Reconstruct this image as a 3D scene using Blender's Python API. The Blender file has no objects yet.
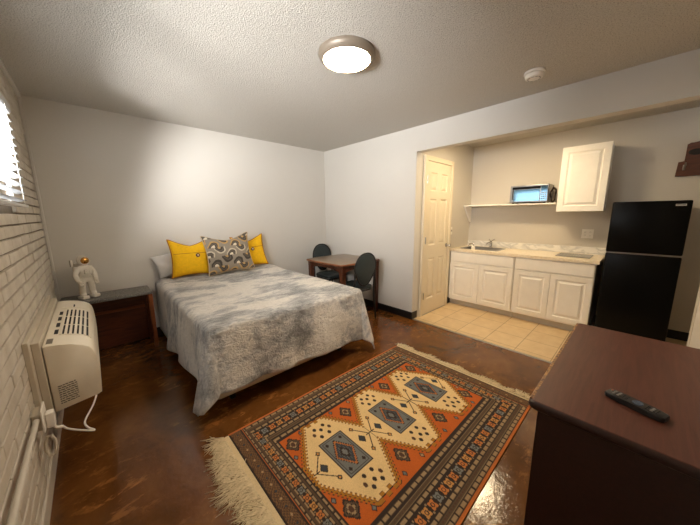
import bpy, bmesh, math, random
import numpy as np
from mathutils import Vector, Matrix, noise
random.seed(7)
rng = np.random.default_rng(5)
SC = bpy.context.scene
COL = SC.collection
PI = math.pi

# ------------------------------------------------------------------ room measures (metres)
H = 2.44
W, D = 3.328, 4.015          # main room: x 0..W, y YN..D
YN = -0.13                   # near wall
YO = 2.197                   # kitchenette side wall / edge of the wide opening
WK = 4.931                   # kitchenette back wall
HH = 2.152                   # underside of the header over the opening
KY = -0.9                    # far right end of the kitchenette

# ------------------------------------------------------------------ helpers: colour / materials
def S(r, g, b):
    f = lambda c: (c/255/12.92) if c/255 <= 0.04045 else ((c/255+0.055)/1.055)**2.4
    return (f(r), f(g), f(b), 1.0)

class Mat:
    def __init__(s, name):
        s.m = bpy.data.materials.new(name); s.m.use_nodes = True
        s.t = s.m.node_tree; s.n = s.t.nodes
        s.b = s.n['Principled BSDF']; s.out = s.n['Material Output']
        s._co = None
    def node(s, ty, **kw):
        n = s.n.new(ty)
        for k, v in kw.items(): setattr(n, k, v)
        return n
    def link(s, a, b): s.t.links.new(a, b)
    def co(s, scale=(1, 1, 1), rot=(0, 0, 0)):
        tc = s.node('ShaderNodeTexCoord'); mp = s.node('ShaderNodeMapping')
        mp.inputs['Scale'].default_value = scale; mp.inputs['Rotation'].default_value = rot
        s.link(tc.outputs['Object'], mp.inputs['Vector']); return mp.outputs['Vector']
    def noise(s, scale, detail=4, rough=0.55, vec=None, dist=0):
        n = s.node('ShaderNodeTexNoise')
        n.inputs['Scale'].default_value = scale; n.inputs['Detail'].default_value = detail
        n.inputs['Roughness'].default_value = rough; n.inputs['Distortion'].default_value = dist
        s.link(vec if vec is not None else s.co(), n.inputs['Vector']); return n.outputs['Fac']
    def ramp(s, fac, stops, interp='LINEAR'):
        r = s.node('ShaderNodeValToRGB'); r.color_ramp.interpolation = interp
        e = r.color_ramp.elements
        while len(e) < len(stops): e.new(0.5)
        for k, (p, c) in enumerate(stops): e[k].position = p; e[k].color = c
        s.link(fac, r.inputs['Fac']); return r.outputs['Color']
    def mix(s, fac, a, b, mode='MIX'):
        n = s.node('ShaderNodeMix', data_type='RGBA', blend_type=mode)
        for sock, v in ((n.inputs['Factor'], fac), (n.inputs['A'] if False else n.inputs[6], a), (n.inputs[7], b)):
            if hasattr(v, 'links'): s.link(v, sock)
            else: sock.default_value = v
        return n.outputs[2]
    def color(s, c):
        if hasattr(c, 'links'): s.link(c, s.b.inputs['Base Color'])
        else: s.b.inputs['Base Color'].default_value = c
        return s
    def rough(s, v):
        if hasattr(v, 'links'): s.link(v, s.b.inputs['Roughness'])
        else: s.b.inputs['Roughness'].default_value = v
        return s
    def set(s, **kw):
        for k, v in kw.items(): s.b.inputs[k.replace('_', ' ')].default_value = v
        return s
    def bump(s, h, strength=0.3, dist=0.01):
        b = s.node('ShaderNodeBump'); b.inputs['Strength'].default_value = strength
        b.inputs['Distance'].default_value = dist
        s.link(h, b.inputs['Height']); s.link(b.outputs['Normal'], s.b.inputs['Normal']); return s

def simple(name, c, rough=0.5, var=0.08, scale=12, bump=0.0, bscale=60, **kw):
    m = Mat(name)
    f = m.noise(scale, 4)
    lo = tuple(x*(1-var) for x in c[:3])+(1,); hi = tuple(min(1, x*(1+var)) for x in c[:3])+(1,)
    m.color(m.ramp(f, [(0.3, lo), (0.7, hi)])).rough(rough).set(**kw)
    if bump: m.bump(m.noise(bscale, 3), bump, 0.004)
    return m.m

def wood(name, dark, light, rough=0.35, scale=(2, 24, 24), coat=0.0, bump=0.05):
    m = Mat(name)
    v = m.co(scale)
    f = m.noise(2.2, 6, 0.6, v, 0.8)
    m.color(m.ramp(f, [(0.3, dark), (0.7, light)])).rough(rough).set(Coat_Weight=coat)
    m.bump(f, bump, 0.003)
    return m.m

M = {}
# painted plaster walls
def wallmat(name, c):
    m = Mat(name)
    f = m.noise(1.3, 4)
    m.color(m.ramp(f, [(0.3, tuple(x*0.965 for x in c[:3])+(1,)), (0.7, c)])).rough(0.6)
    m.bump(m.noise(120, 3), 0.12, 0.003); return m.m
M['wall'] = wallmat('wall_paint', S(211, 207, 200))
M['kwall'] = wallmat('kitchen_wall_paint', S(200, 194, 184))
# popcorn ceiling
m = Mat('popcorn_ceiling')
n1 = m.noise(150, 2, 0.5)
vo = m.node('ShaderNodeTexVoronoi'); vo.inputs['Scale'].default_value = 95; m.link(m.co(), vo.inputs['Vector'])
h = m.mix(0.5, m.ramp(n1, [(0.42, (0, 0, 0, 1)), (0.62, (1, 1, 1, 1))]), m.ramp(vo.outputs['Distance'], [(0.15, (1, 1, 1, 1)), (0.5, (0, 0, 0, 1))]))
m.color(m.ramp(n1, [(0.34, S(158, 154, 147)), (0.48, S(200, 196, 188))])).rough(0.9)
m.bump(h, 0.42, 0.008); M['ceiling'] = m.m
# painted brick
m = Mat('white_painted_brick')
f = m.noise(7, 5)
m.color(m.ramp(f, [(0.3, S(190, 180, 165)), (0.7, S(214, 206, 192))])).rough(0.55)
m.bump(m.noise(60, 5, 0.65), 0.5, 0.006); M['brick'] = m.m
M['mortar'] = simple('grey_mortar', S(128, 116, 100), 0.9, 0.1, 30)
# stained concrete floor
m = Mat('stained_concrete')
v = m.co((1, 1, 1))
vd = m.co((1.0, 2.1, 1), (0, 0, -0.75)); a = m.noise(2.4, 8, 0.62, v, 0.7); b = m.noise(7, 8, 0.72, vd, 0.4); c = m.noise(30, 4, 0.6, v)
base = m.ramp(a, [(0.30, S(78, 45, 19)), (0.5, S(98, 60, 27)), (0.72, S(118, 77, 38))])
pat = m.ramp(b, [(0.54, (0, 0, 0, 1)), (0.62, (1, 1, 1, 1))])
gate = m.ramp(m.noise(1.5, 3, 0.5, v), [(0.42, (0, 0, 0, 1)), (0.6, (1, 1, 1, 1))])
fac = m.mix(1.0, pat, gate, 'MULTIPLY')
base = m.mix(fac, base, S(148, 96, 48))
dk = m.ramp(m.noise(4.2, 6, 0.65, v, 0.6), [(0.56, (0, 0, 0, 1)), (0.74, (0.6, 0.6, 0.6, 1))])
base = m.mix(dk, base, S(40, 22, 10))
m.color(base)
m.rough(m.ramp(b, [(0.3, (0.05, 0.05, 0.05, 1)), (0.7, (0.15, 0.15, 0.15, 1))]))
m.bump(m.mix(0.5, m.ramp(c, [(0.3,(0,0,0,1)),(0.7,(1,1,1,1))]), m.ramp(b, [(0.3,(0,0,0,1)),(0.7,(1,1,1,1))])), 0.2, 0.004); M['floor'] = m.m
# beige kitchen tile
m = Mat('beige_tile')
br = m.node('ShaderNodeTexBrick', offset=0.0, squash=1.0)
mp = m.node('ShaderNodeMapping'); tc = m.node('ShaderNodeTexCoord')
mp.inputs['Location'].default_value = (-3.435+0.315, -0.02-0.003, 0)
m.link(tc.outputs['Object'], mp.inputs['Vector']); m.link(mp.outputs['Vector'], br.inputs['Vector'])
br.inputs['Scale'].default_value = 1.0
br.inputs['Brick Width'].default_value = 0.315; br.inputs['Row Height'].default_value = 0.315
br.inputs['Mortar Size'].default_value = 0.004; br.inputs['Mortar Smooth'].default_value = 0.1
br.inputs['Color1'].default_value = S(216, 190, 148); br.inputs['Color2'].default_value = S(206, 180, 138)
br.inputs['Mortar'].default_value = S(120, 92, 62)
f = m.noise(9, 5)
m.color(m.mix(0.35, br.outputs['Color'], m.ramp(f, [(0.3, S(190, 160, 118)), (0.7, S(226, 204, 166))]), 'MIX')).rough(0.35)
m.bump(br.outputs['Fac'], -0.3, 0.003); M['tile'] = m.m

M['black_base'] = simple('black_vinyl_baseboard', S(22, 22, 24), 0.45)
M['white_trim'] = simple('white_trim_paint', S(205, 198, 186), 0.45, 0.04)
M['door'] = simple('cream_door_paint', S(222, 210, 186), 0.42, 0.02)
M['cab'] = simple('white_cabinet_paint', S(242, 239, 232), 0.38, 0.02)
M['kick'] = simple('grey_white_kick', S(190, 182, 170), 0.5, 0.03)
M['nickel'] = simple('satin_nickel', S(170, 165, 158), 0.3, 0.05, Metallic=1.0)
M['chrome'] = simple('chrome', S(200, 200, 200), 0.12, 0.02, Metallic=1.0)
M['steel'] = simple('brushed_steel', S(150, 148, 145), 0.28, 0.06, Metallic=1.0)
M['bronze'] = simple('lamp_ring_metal', S(128, 116, 102), 0.45, 0.05, Metallic=0.2)
M['plastic_w'] = simple('white_plastic', S(238, 234, 226), 0.4, 0.03)
M['ac'] = simple('almond_plastic', S(232, 223, 204), 0.42, 0.03)
M['sleeve'] = simple('painted_sleeve_metal', S(200, 190, 172), 0.5, 0.04)
M['dark'] = simple('dark_recess', S(26, 24, 22), 0.7)
M['ink'] = simple('grey_label_ink', S(112, 104, 92), 0.7)
M['black_gloss'] = simple('black_appliance', S(11, 11, 11), 0.28, 0.1, Specular_IOR_Level=0.12)
M['black_side'] = simple('black_appliance_side', S(18, 17, 16), 0.5, 0.1, Specular_IOR_Level=0.3)
M['black_metal'] = simple('black_powder_coat', S(18, 17, 17), 0.4, 0.1)
M['teal'] = simple('dark_teal_vinyl', S(40, 50, 52), 0.45, 0.12, 30, 0.1, 200)
M['fabric_white'] = simple('white_pillowcase', S(222, 222, 222), 0.8, 0.04, 20, 0.2, 80)
M['yellow'] = simple('mustard_yellow_cloth', S(238, 186, 4), 0.85, 0.07, 40, 0.25, 300)
M['yellow_pipe'] = simple('ochre_piping', S(176, 112, 20), 0.8, 0.06)
M['button'] = simple('brown_shell_button', S(88, 52, 34), 0.3, 0.3, 60)
M['button_in'] = simple('pale_button_inlay', S(226, 206, 180), 0.3, 0.1)
M['tan_pipe'] = simple('tan_piping', S(196, 178, 150), 0.8, 0.06)
M['boxspring'] = simple('cream_ticking', S(196, 184, 160), 0.85, 0.05, 40, 0.2, 200)
M['bench_top'] = Mat('grey_speckled_top')
mm = M['bench_top']; f = mm.noise(130, 3, 0.7)
mm.color(mm.ramp(f, [(0.35, S(66, 64, 62)), (0.5, S(104, 101, 97)), (0.66, S(150, 146, 140))])).rough(0.5)
M['bench_top'] = mm.m
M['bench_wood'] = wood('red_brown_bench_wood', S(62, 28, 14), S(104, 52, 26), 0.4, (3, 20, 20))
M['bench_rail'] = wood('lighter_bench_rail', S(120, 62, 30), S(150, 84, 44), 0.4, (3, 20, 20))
M['table_wood'] = wood('dark_cherry_wood', S(54, 26, 14), S(96, 50, 28), 0.32, (8, 8, 2))
M['table_edge'] = wood('worn_cherry_edge', S(92, 50, 28), S(140, 86, 52), 0.35, (8, 8, 8))
M['table_top'] = wood('table_laminate_sheen', S(112, 94, 74), S(140, 120, 98), 0.28, (3, 10, 3), bump=0.01)  # tan laminate, its colour lightened to include reflected light
M['dresser'] = wood('dark_mahogany', S(34, 13, 9), S(50, 22, 15), 0.5, (2, 30, 30), bump=0.02)
M['dresser_top'] = wood('mahogany_laminate_top', S(76, 40, 30), S(98, 55, 42), 0.45, (2.0, 26, 26), bump=0.01)
m = Mat('worn_edge_highlight'); f = m.noise(70, 4, 0.7)
m.color(m.ramp(f, [(0.42, S(74, 36, 22)), (0.6, S(190, 140, 78))])).rough(0.35); M['edge_glint'] = m.m  # worn wood edge with the light it catches painted in gold
M['remote'] = simple('black_remote_plastic', S(24, 24, 26), 0.45, 0.1)
M['btn_grey'] = simple('grey_rubber_button', S(130, 128, 126), 0.6, 0.1)
M['btn_blue'] = simple('blue_grey_button', S(70, 84, 104), 0.5, 0.1)
M['btn_red'] = simple('red_button', S(190, 120, 96), 0.5, 0.1)
M['ceramic'] = simple('white_glazed_ceramic', S(226, 220, 208), 0.25, 0.03, 8)
M['gold'] = simple('gold_visor', S(214, 160, 84), 0.14, 0.05, Metallic=1.0)
m = Mat('counter_laminate'); f = m.noise(40, 5, 0.7)
m.color(m.ramp(f, [(0.35, S(222, 206, 178)), (0.65, S(240, 230, 210))])).rough(0.3); M['counter'] = m.m
m = Mat('marbled_backsplash'); f = m.noise(3.5, 4, 0.5, m.co((1, 1, 2)), 1.0)
m.color(m.ramp(f, [(0.40, S(232, 230, 224)), (0.52, S(196, 196, 194)), (0.6, S(232, 230, 226))])).rough(0.3); M['splash'] = m.m
M['cooktop'] = simple('grey_glass_cooktop', S(110, 108, 104), 0.2, 0.05)
M['mw_glass'] = simple('mirror_door_glass', S(100, 132, 150), 0.07, 0.02, Metallic=0.9)
M['cordbrown'] = simple('dark_cord', S(48, 36, 28), 0.5, 0.2)
M['rack_wood'] = wood('red_brown_rack_wood', S(74, 36, 16), S(100, 54, 26), 0.5, (20, 3, 20))
M['fringe'] = simple('cream_wool_fringe', S(214, 196, 160), 0.9, 0.14, 60)
M['kilim'] = simple('cream_kilim_end', S(208, 186, 146), 0.9, 0.08, 120, 0.3, 300)
m = Mat('blind_slat_white'); m.color(S(206, 208, 210)).rough(0.5)
tr = m.node('ShaderNodeBsdfTranslucent'); tr.inputs['Color'].default_value = S(236, 240, 244)
mx = m.node('ShaderNodeMixShader'); mx.inputs[0].default_value = 0.06
m.link(m.b.outputs[0], mx.inputs[1]); m.link(tr.outputs[0], mx.inputs[2]); m.link(mx.outputs[0], m.out.inputs[0]); M['slat'] = m.m
m = Mat('window_glass')
tp = m.node('ShaderNodeBsdfTransparent'); gl = m.node('ShaderNodeBsdfGlossy'); gl.inputs['Roughness'].default_value = 0.02
mx = m.node('ShaderNodeMixShader'); mx.inputs[0].default_value = 0.06
m.link(tp.outputs[0], mx.inputs[1]); m.link(gl.outputs[0], mx.inputs[2]); m.link(mx.outputs[0], m.out.inputs[0]); M['glass'] = m.m
def emis(name, c, st):
    m = Mat(name); m.color((0.8, 0.8, 0.8, 1)).set(Emission_Color=c, Emission_Strength=st); return m.m
LAMP, KLAMP = 42.0, 50.0
M['lamp'] = emis('lit_diffuser', (1.0, 0.80, 0.57, 1), LAMP)
M['klamp'] = emis('lit_kitchen_diffuser', (1.0, 0.77, 0.47, 1), KLAMP)
def attr_mat(name, rough=0.9, bump=0.25, bscale=350, sheen=0.0):
    m = Mat(name)
    at = m.node('ShaderNodeAttribute', attribute_name='pattern')
    n = m.noise(bscale, 2)
    c = m.mix(0.5, at.outputs['Color'], m.ramp(n, [(0.3, (0.55, 0.55, 0.55, 1)), (0.7, (1, 1, 1, 1))]), 'MULTIPLY')
    m.color(c).rough(rough).set(Sheen_Weight=sheen); m.bump(n, bump, 0.003); return m.m
M['rug'] = attr_mat('woven_rug_wool')
M['cushion_print'] = attr_mat('printed_cushion_cloth', 0.85, 0.2, 300)
# crushed plush blanket
m = Mat('grey_crushed_plush')
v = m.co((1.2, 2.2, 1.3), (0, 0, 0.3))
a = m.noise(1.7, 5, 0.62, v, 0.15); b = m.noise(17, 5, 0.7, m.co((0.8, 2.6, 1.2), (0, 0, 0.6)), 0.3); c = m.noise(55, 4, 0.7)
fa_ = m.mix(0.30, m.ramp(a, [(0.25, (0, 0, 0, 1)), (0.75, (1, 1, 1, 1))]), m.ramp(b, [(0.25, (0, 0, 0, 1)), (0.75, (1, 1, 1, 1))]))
ca = m.ramp(fa_, [(0.28, S(136, 138, 140)), (0.43, S(184, 185, 186)), (0.58, S(230, 227, 221))])  # pale patches hold nap tone and painted highlights together
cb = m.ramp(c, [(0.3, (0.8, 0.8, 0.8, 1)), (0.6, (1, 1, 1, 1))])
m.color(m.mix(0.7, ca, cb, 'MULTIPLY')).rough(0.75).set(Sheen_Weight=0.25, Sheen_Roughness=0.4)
m.bump(b, 1.0, 0.03); M['blanket'] = m.m

# ------------------------------------------------------------------ helpers: objects / meshes
def props(o, label=None, cat=None, group=None, kind=None):
    if label: o['label'] = label
    if cat: o['category'] = cat
    if group: o['group'] = group
    if kind: o['kind'] = kind
    return o
def thing(name, label, cat, loc=(0, 0, 0), rz=0.0, group=None):
    o = bpy.data.objects.new(name, None); COL.objects.link(o)
    o.location = loc; o.rotation_euler = (0, 0, rz); o.empty_display_size = 0.1
    return props(o, label, cat, group)
def root_matrix(o):
    while o.parent: o = o.parent
    return Matrix.Translation(o.location) @ o.rotation_euler.to_matrix().to_4x4()
def obj(name, bm, mat, parent=None, smooth=False, local=False, label=None, kind=None, fix=True):
    if fix: bmesh.ops.recalc_face_normals(bm, faces=bm.faces[:])
    if parent and not local: bm.transform(root_matrix(parent).inverted())
    me = bpy.data.meshes.new(name); bm.to_mesh(me); bm.free()
    mats = mat if isinstance(mat, (list, tuple)) else [mat]
    for x in mats: me.materials.append(x)
    if smooth:
        me.polygons.foreach_set('use_smooth', [True]*len(me.polygons))
        if smooth != 'all':
            try: me.set_sharp_from_angle(angle=math.radians(38))
            except Exception: pass
    o = bpy.data.objects.new(name, me); COL.objects.link(o)
    if parent: o.parent = parent
    return props(o, label, None, None, kind)
def whole(name, bm, mat, label, cat, origin, smooth=False, group=None):
    """a thing that is one mesh, its origin at its base"""
    bm.transform(Matrix.Translation(-Vector(origin)))
    o = obj(name, bm, mat, None, smooth); o.location = origin
    return props(o, label, cat, group)
def struct(name, bm, mat, smooth=False, parent=None):
    o = obj(name, bm, mat, parent, smooth)
    if not parent: o['kind'] = 'structure'
    return o
B = bmesh.new
def box(bm, lo, hi, bev=0.0, seg=2, rot=None, mi=0):
    lo = Vector(lo); hi = Vector(hi); c = (lo+hi)/2; s = hi-lo
    r = bmesh.ops.create_cube(bm, size=1.0)
    vs = r['verts']
    bmesh.ops.scale(bm, vec=s, verts=vs)
    if bev:
        es = list({e for v in vs for e in v.link_edges})
        rr = bmesh.ops.bevel(bm, geom=es, offset=bev, segments=seg, affect='EDGES', profile=0.5)
        vs = list({v for f in rr['faces'] for v in f.verts} | {v for v in vs if v.is_valid})
    if rot is not None: bmesh.ops.transform(bm, matrix=rot, verts=vs)
    bmesh.ops.translate(bm, vec=c, verts=vs)
    if mi:
        for f in {f for v in vs for f in v.link_faces}: f.material_index = mi
    return vs
def tube(bm, pts, r, n=10, closed=False, caps=True):
    pts = [Vector(p) for p in pts]; N = len(pts)
    rs = r if isinstance(r, (list, tuple)) else [r]*N
    T = []
    for i in range(N):
        a = pts[(i-1) % N] if (closed or i > 0) else pts[i]
        b = pts[(i+1) % N] if (closed or i < N-1) else pts[i]
        t = b-a
        T.append(t.normalized() if t.length > 1e-9 else Vector((0, 0, 1)))
    u = T[0].orthogonal().normalized(); rings = []
    for i in range(N):
        u = (u - T[i]*u.dot(T[i]))
        u = u.normalized() if u.length > 1e-6 else T[i].orthogonal().normalized()
        w = T[i].cross(u)
        rings.append([bm.verts.new(pts[i] + (u*math.cos(2*PI*k/n) + w*math.sin(2*PI*k/n))*rs[i]) for k in range(n)])
    for i in range(N if closed else N-1):
        A, C = rings[i], rings[(i+1) % N]
        for k in range(n): bm.faces.new((A[k], A[(k+1) % n], C[(k+1) % n], C[k]))
    if caps and not closed:
        bm.faces.new(rings[0][::-1]); bm.faces.new(rings[-1])
def lathe(bm, prof, c, n=32, mat=None):
    c = Vector(c); rings = []
    for r, z in prof:
        if r < 1e-6: rings.append([bm.verts.new(Vector((0, 0, z)))])
        else: rings.append([bm.verts.new(Vector((r*math.cos(2*PI*k/n), r*math.sin(2*PI*k/n), z))) for k in range(n)])
    for A, C in zip(rings, rings[1:]):
        if len(A) == 1 and len(C) == 1: continue
        for k in range(n):
            if len(A) == 1: bm.faces.new((A[0], C[k], C[(k+1) % n]))
            elif len(C) == 1: bm.faces.new((A[k], A[(k+1) % n], C[0]))
            else: bm.faces.new((A[k], A[(k+1) % n], C[(k+1) % n], C[k]))
    vs = [v for R in rings for v in R]
    if mat is not None: bmesh.ops.transform(bm, matrix=mat, verts=vs)
    bmesh.ops.translate(bm, vec=c, verts=vs)
    return vs
def prism(bm, poly, d0, d1, fmap, bev=0.0):
    """poly of (u,v); fmap(u,v,d) -> point"""
    a = [bm.verts.new(fmap(u, v, d0)) for u, v in poly]; b = [bm.verts.new(fmap(u, v, d1)) for u, v in poly]
    fs = [bm.faces.new(a[::-1]), bm.faces.new(b)]
    n = len(poly)
    for k in range(n): fs.append(bm.faces.new((a[k], a[(k+1) % n], b[(k+1) % n], b[k])))
    if bev:
        es = [e for f in fs[:2] for e in f.edges]
        bmesh.ops.bevel(bm, geom=es, offset=bev, segments=2, affect='EDGES', profile=0.5)
def panel_slab(bm, u0, u1, v0, v1, d0, d1, panels, prof, fmap):
    """slab with moulded raised panels on its d1 face"""
    us = sorted({u0, u1} | {p[0] for p in panels} | {p[1] for p in panels})
    vs = sorted({v0, v1} | {p[2] for p in panels} | {p[3] for p in panels})
    V = lambda u, v, d: bm.verts.new(fmap(u, v, d))
    for a, b in zip(us, us[1:]):
        for c, e in zip(vs, vs[1:]):
            if any(p[0] <= a+1e-6 and b <= p[1]+1e-6 and p[2] <= c+1e-6 and e <= p[3]+1e-6 for p in panels): continue
            bm.faces.new((V(a, c, d1), V(b, c, d1), V(b, e, d1), V(a, e, d1)))
    for p in panels:
        loops = []
        for ins, dep in prof:
            loops.append([V(p[0]+ins, p[2]+ins, d1+dep), V(p[1]-ins, p[2]+ins, d1+dep), V(p[1]-ins, p[3]-ins, d1+dep), V(p[0]+ins, p[3]-ins, d1+dep)])
        for A, C in zip(loops, loops[1:]):
            for k in range(4): bm.faces.new((A[k], A[(k+1) % 4], C[(k+1) % 4], C[k]))
        bm.faces.new(loops[-1])
    bm.faces.new((V(u0, v0, d0), V(u0, v1, d0), V(u1, v1, d0), V(u1, v0, d0)))
    for (a, c, b, e) in ((u0, v0, u1, v0), (u1, v0, u1, v1), (u1, v1, u0, v1), (u0, v1, u0, v0)):
        bm.faces.new((V(a, c, d0), V(b, e, d0), V(b, e, d1), V(a, c, d1)))
    bmesh.ops.remove_doubles(bm, verts=bm.verts[:], dist=1e-5)
def ellipse_pts(c, a, b, n, fmap):
    return [fmap(c[0]+a*math.cos(2*PI*k/n), c[1]+b*math.sin(2*PI*k/n)) for k in range(n)]
def smoothpath(pts, n=8):
    pts = [Vector(p) for p in pts]; out = []
    P = [pts[0]]+pts+[pts[-1]]
    for i in range(1, len(P)-2):
        for k in range(n):
            t = k/n; a, b, c, d = P[i-1], P[i], P[i+1], P[i+2]
            out.append(0.5*((2*b)+(c-a)*t+(2*a-5*b+4*c-d)*t*t+(3*b-a-3*c+d)*t**3))
    out.append(pts[-1]); return out
def skin_body(name, verts, edges, radii, mat, parent, sub=2, label=None):
    me = bpy.data.meshes.new(name); me.from_pydata(verts, edges, []); 
    o = bpy.data.objects.new(name, me); COL.objects.link(o)
    o.modifiers.new('skin', 'SKIN')
    if not me.skin_vertices: 
        bpy.context.view_layer.objects.active = o
    for k, r in enumerate(radii):
        sv = me.skin_vertices[0].data[k]; sv.radius = r if isinstance(r, tuple) else (r, r); sv.use_root = (k == 0)
    s = o.modifiers.new('sub', 'SUBSURF'); s.levels = sub; s.render_levels = sub
    dg = bpy.context.evaluated_depsgraph_get(); dg.update()
    me2 = bpy.data.meshes.new_from_object(o.evaluated_get(dg)); me2.name = name
    o.modifiers.clear(); o.data = me2; me2.materials.clear(); me2.materials.append(mat)
    me2.polygons.foreach_set('use_smooth', [True]*len(me2.polygons))
    o.parent = parent
    return o

# ------------------------------------------------------------------ ROOM
bm = B(); box(bm, (-0.12, YN-0.1, -0.1), (W, D+0.1, 0.0)); struct('floor', bm, M['floor'])
bm = B(); box(bm, (W, KY-0.1, -0.1), (WK+0.1, YO+0.1, 0.0)); struct('floor_kitchen', bm, M['tile'])
bm = B(); box(bm, (-0.12, KY-0.1, H), (WK+0.1, D+0.1, H+0.1)); struct('ceiling', bm, M['ceiling'])
bm = B(); box(bm, (-0.12, D, 0), (W+0.12, D+0.1, H)); struct('wall_back', bm, M['wall'])
bm = B()
box(bm, (W, YO, 0), (W+0.115, D, H)); box(bm, (W, YN-0.1, HH), (W+0.115, YO, H))
struct('wall_right', bm, M['wall'])
bm = B(); box(bm, (-0.12, YN-0.1, 0), (W, YN, H)); box(bm, (W, YN-0.1, 0), (W+0.02, YN, HH)); struct('wall_near', bm, M['wall'])
bm = B(); box(bm, (W+0.115, YO, 0), (WK+0.1, YO+0.1, H)); struct('wall_kitchen_side', bm, M['kwall'])
bm = B(); box(bm, (WK, KY-0.1, 0), (WK+0.1, YO, H)); struct('wall_kitchen_back', bm, M['kwall'])
bm = B(); box(bm, (W+0.02, KY-0.1, 0), (WK, KY, H)); box(bm, (W+0.02, KY, 0), (W+0.115, YN, HH)); struct('wall_kitchen_end', bm, M['kwall'])

# left wall: painted brick around the window opening
WY0, WY1, WZ0, WZ1 = 1.02, 2.86, 1.49, 2.03
bm = B()
for lo, hi in (((-0.12, YN, 0), (-0.018, D, WZ0)), ((-0.12, YN, WZ1), (-0.018, D, H)),
               ((-0.12, YN, WZ0), (-0.018, WY0, WZ1)), ((-0.12, WY1, WZ0), (-0.018, D, WZ1))): box(bm, lo, hi, mi=1)
RH, BL, JT, VJ = 0.0678, 0.292, 0.011, 0.005
row = 0
z = 0.0
while z < H-0.01:
    y = YN - (BL+VJ)*(0.5 if row % 2 else 0)
    while y < D:
        a, b = max(y, YN+0.001), min(y+BL, D-0.001)
        z0, z1 = z+JT/2, min(z+RH-JT/2, H-0.002)
        segs = [(a, b)]
        if z1 > WZ0-0.005 and z0 < WZ1+0.005:
            segs = []
            if a < WY0: segs.append((a, min(b, WY0)))
            if b > WY1: segs.append((max(a, WY1), b))
        for a2, b2 in segs:
            if b2-a2 > 0.02:
                box(bm, (-0.03, a2, z0+random.uniform(-.0015, .0015)), (random.uniform(-0.0025, 0.0015), b2, z1+random.uniform(-.0015, .0015)), 0.003, 1)
        y += BL+VJ
    z += RH; row += 1
struct('wall_left', bm, [M['brick'], M['mortar']])

# window_1: frame + glass
bm = B()
fx0, fx1 = -0.10, -0.05
for lo, hi in (((fx0, WY0, WZ0), (fx1, WY1, WZ0+0.04)), ((fx0, WY0, WZ1-0.04), (fx1, WY1, WZ1)),
               ((fx0, WY0, WZ0+0.04), (fx1, WY0+0.04, WZ1-0.04)), ((fx0, WY1-0.04, WZ0+0.04), (fx1, WY1, WZ1-0.04)),
               ((fx0, (WY0+WY1)/2-0.02, WZ0+0.04), (fx1, (WY0+WY1)/2+0.02, WZ1-0.04))): box(bm, lo, hi, 0.003, 1)
win = struct('window_1', bm, M['white_trim'])
bm = B(); box(bm, (-0.078, WY0+0.04, WZ0+0.04), (-0.074, WY1-0.04, WZ1-0.04)); obj('glass', bm, M['glass'], win)

# baseboards and trims
bm = B(); box(bm, (W-0.008, YO, 0), (W, D-0.008, 0.10), 0.002, 1); box(bm, (W-0.008, YO-0.008, 0), (W+0.115, YO, 0.10), 0.002, 1); struct('baseboard_right', bm, M['black_base'])
bm = B(); box(bm, (0.0, D-0.008, 0), (W, D, 0.10), 0.002, 1); struct('baseboard_back', bm, M['black_base'])
bm = B(); box(bm, (4.246, YO-0.008, 0), (4.375, YO, 0.10), 0.002, 1); struct('baseboard_kitchen', bm, M['black_base'])
bm = B(); box(bm, (WK-0.008, KY, 0), (WK, 0.49, 0.10), 0.002, 1); struct('baseboard_far', bm, M['black_base'])
bm = B(); box(bm, (0.0, YN, 0), (0.012, D-0.008, 0.095), 0.004, 2); struct('baseboard_left', bm, M['white_trim'])
bm = B(); box(bm, (W-0.004, YN, 0), (W+0.03, YO-0.008, 0.006), 0.002, 1); struct('trim_1', bm, M['nickel'])
bm = B(); box(bm, (0.0, D-0.022, 0.1), (0.022, D, H), 0.006, 2); struct('trim_2', bm, M['wall'])
bm = B(); box(bm, (0.0, YN, H-0.028), (0.024, D-0.022, H), 0.006, 2); struct('trim_3', bm, M['wall'])
bm = B(); box(bm, (W-0.003, YN-0.002, 0), (W+0.022, YN+0.004, HH), 0.002, 1); struct('trim_4', bm, M['white_trim'])

# window blind
bl = thing('window_blind', 'white slatted venetian blind glowing over the window in the painted brick wall', 'blind', (0.03, (WY0+WY1)/2, WZ0-0.03))
by0, by1 = WY0-0.02, WY1+0.03
bm = B(); box(bm, (0.004, by0, WZ1-0.01), (0.056, by1, WZ1+0.035), 0.004, 2); obj('headrail', bm, M['slat'], bl)
bm = B(); ns = 12
for k in range(ns):
    zc = WZ0+0.01 + k*(WZ1-WZ0-0.03)/(ns-1)
    e = random.uniform(-0.004, 0.004)
    box(bm, (-0.020+0.03, by0+e, -0.0014+zc), (0.020+0.03, by1+e, 0.0014+zc), 0, rot=Matrix.Rotation(math.radians(-14), 4, 'Y'))
obj('slats', bm, M['slat'], bl)
bm = B(); box(bm, (0.012, by0, WZ0-0.03), (0.05, by1, WZ0-0.012), 0.004, 2); obj('bottom_rail', bm, M['slat'], bl)
for yy in (by0+0.2, (by0+by1)/2, by1-0.2):
    bm = B(); tube(bm, [(0.056, yy, WZ0-0.02), (0.056, yy, WZ1), (0.004, yy, WZ1), (0.004, yy, WZ0-0.02)], 0.0015, 6); obj('ladder_cord', bm, M['plastic_w'], bl)

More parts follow.
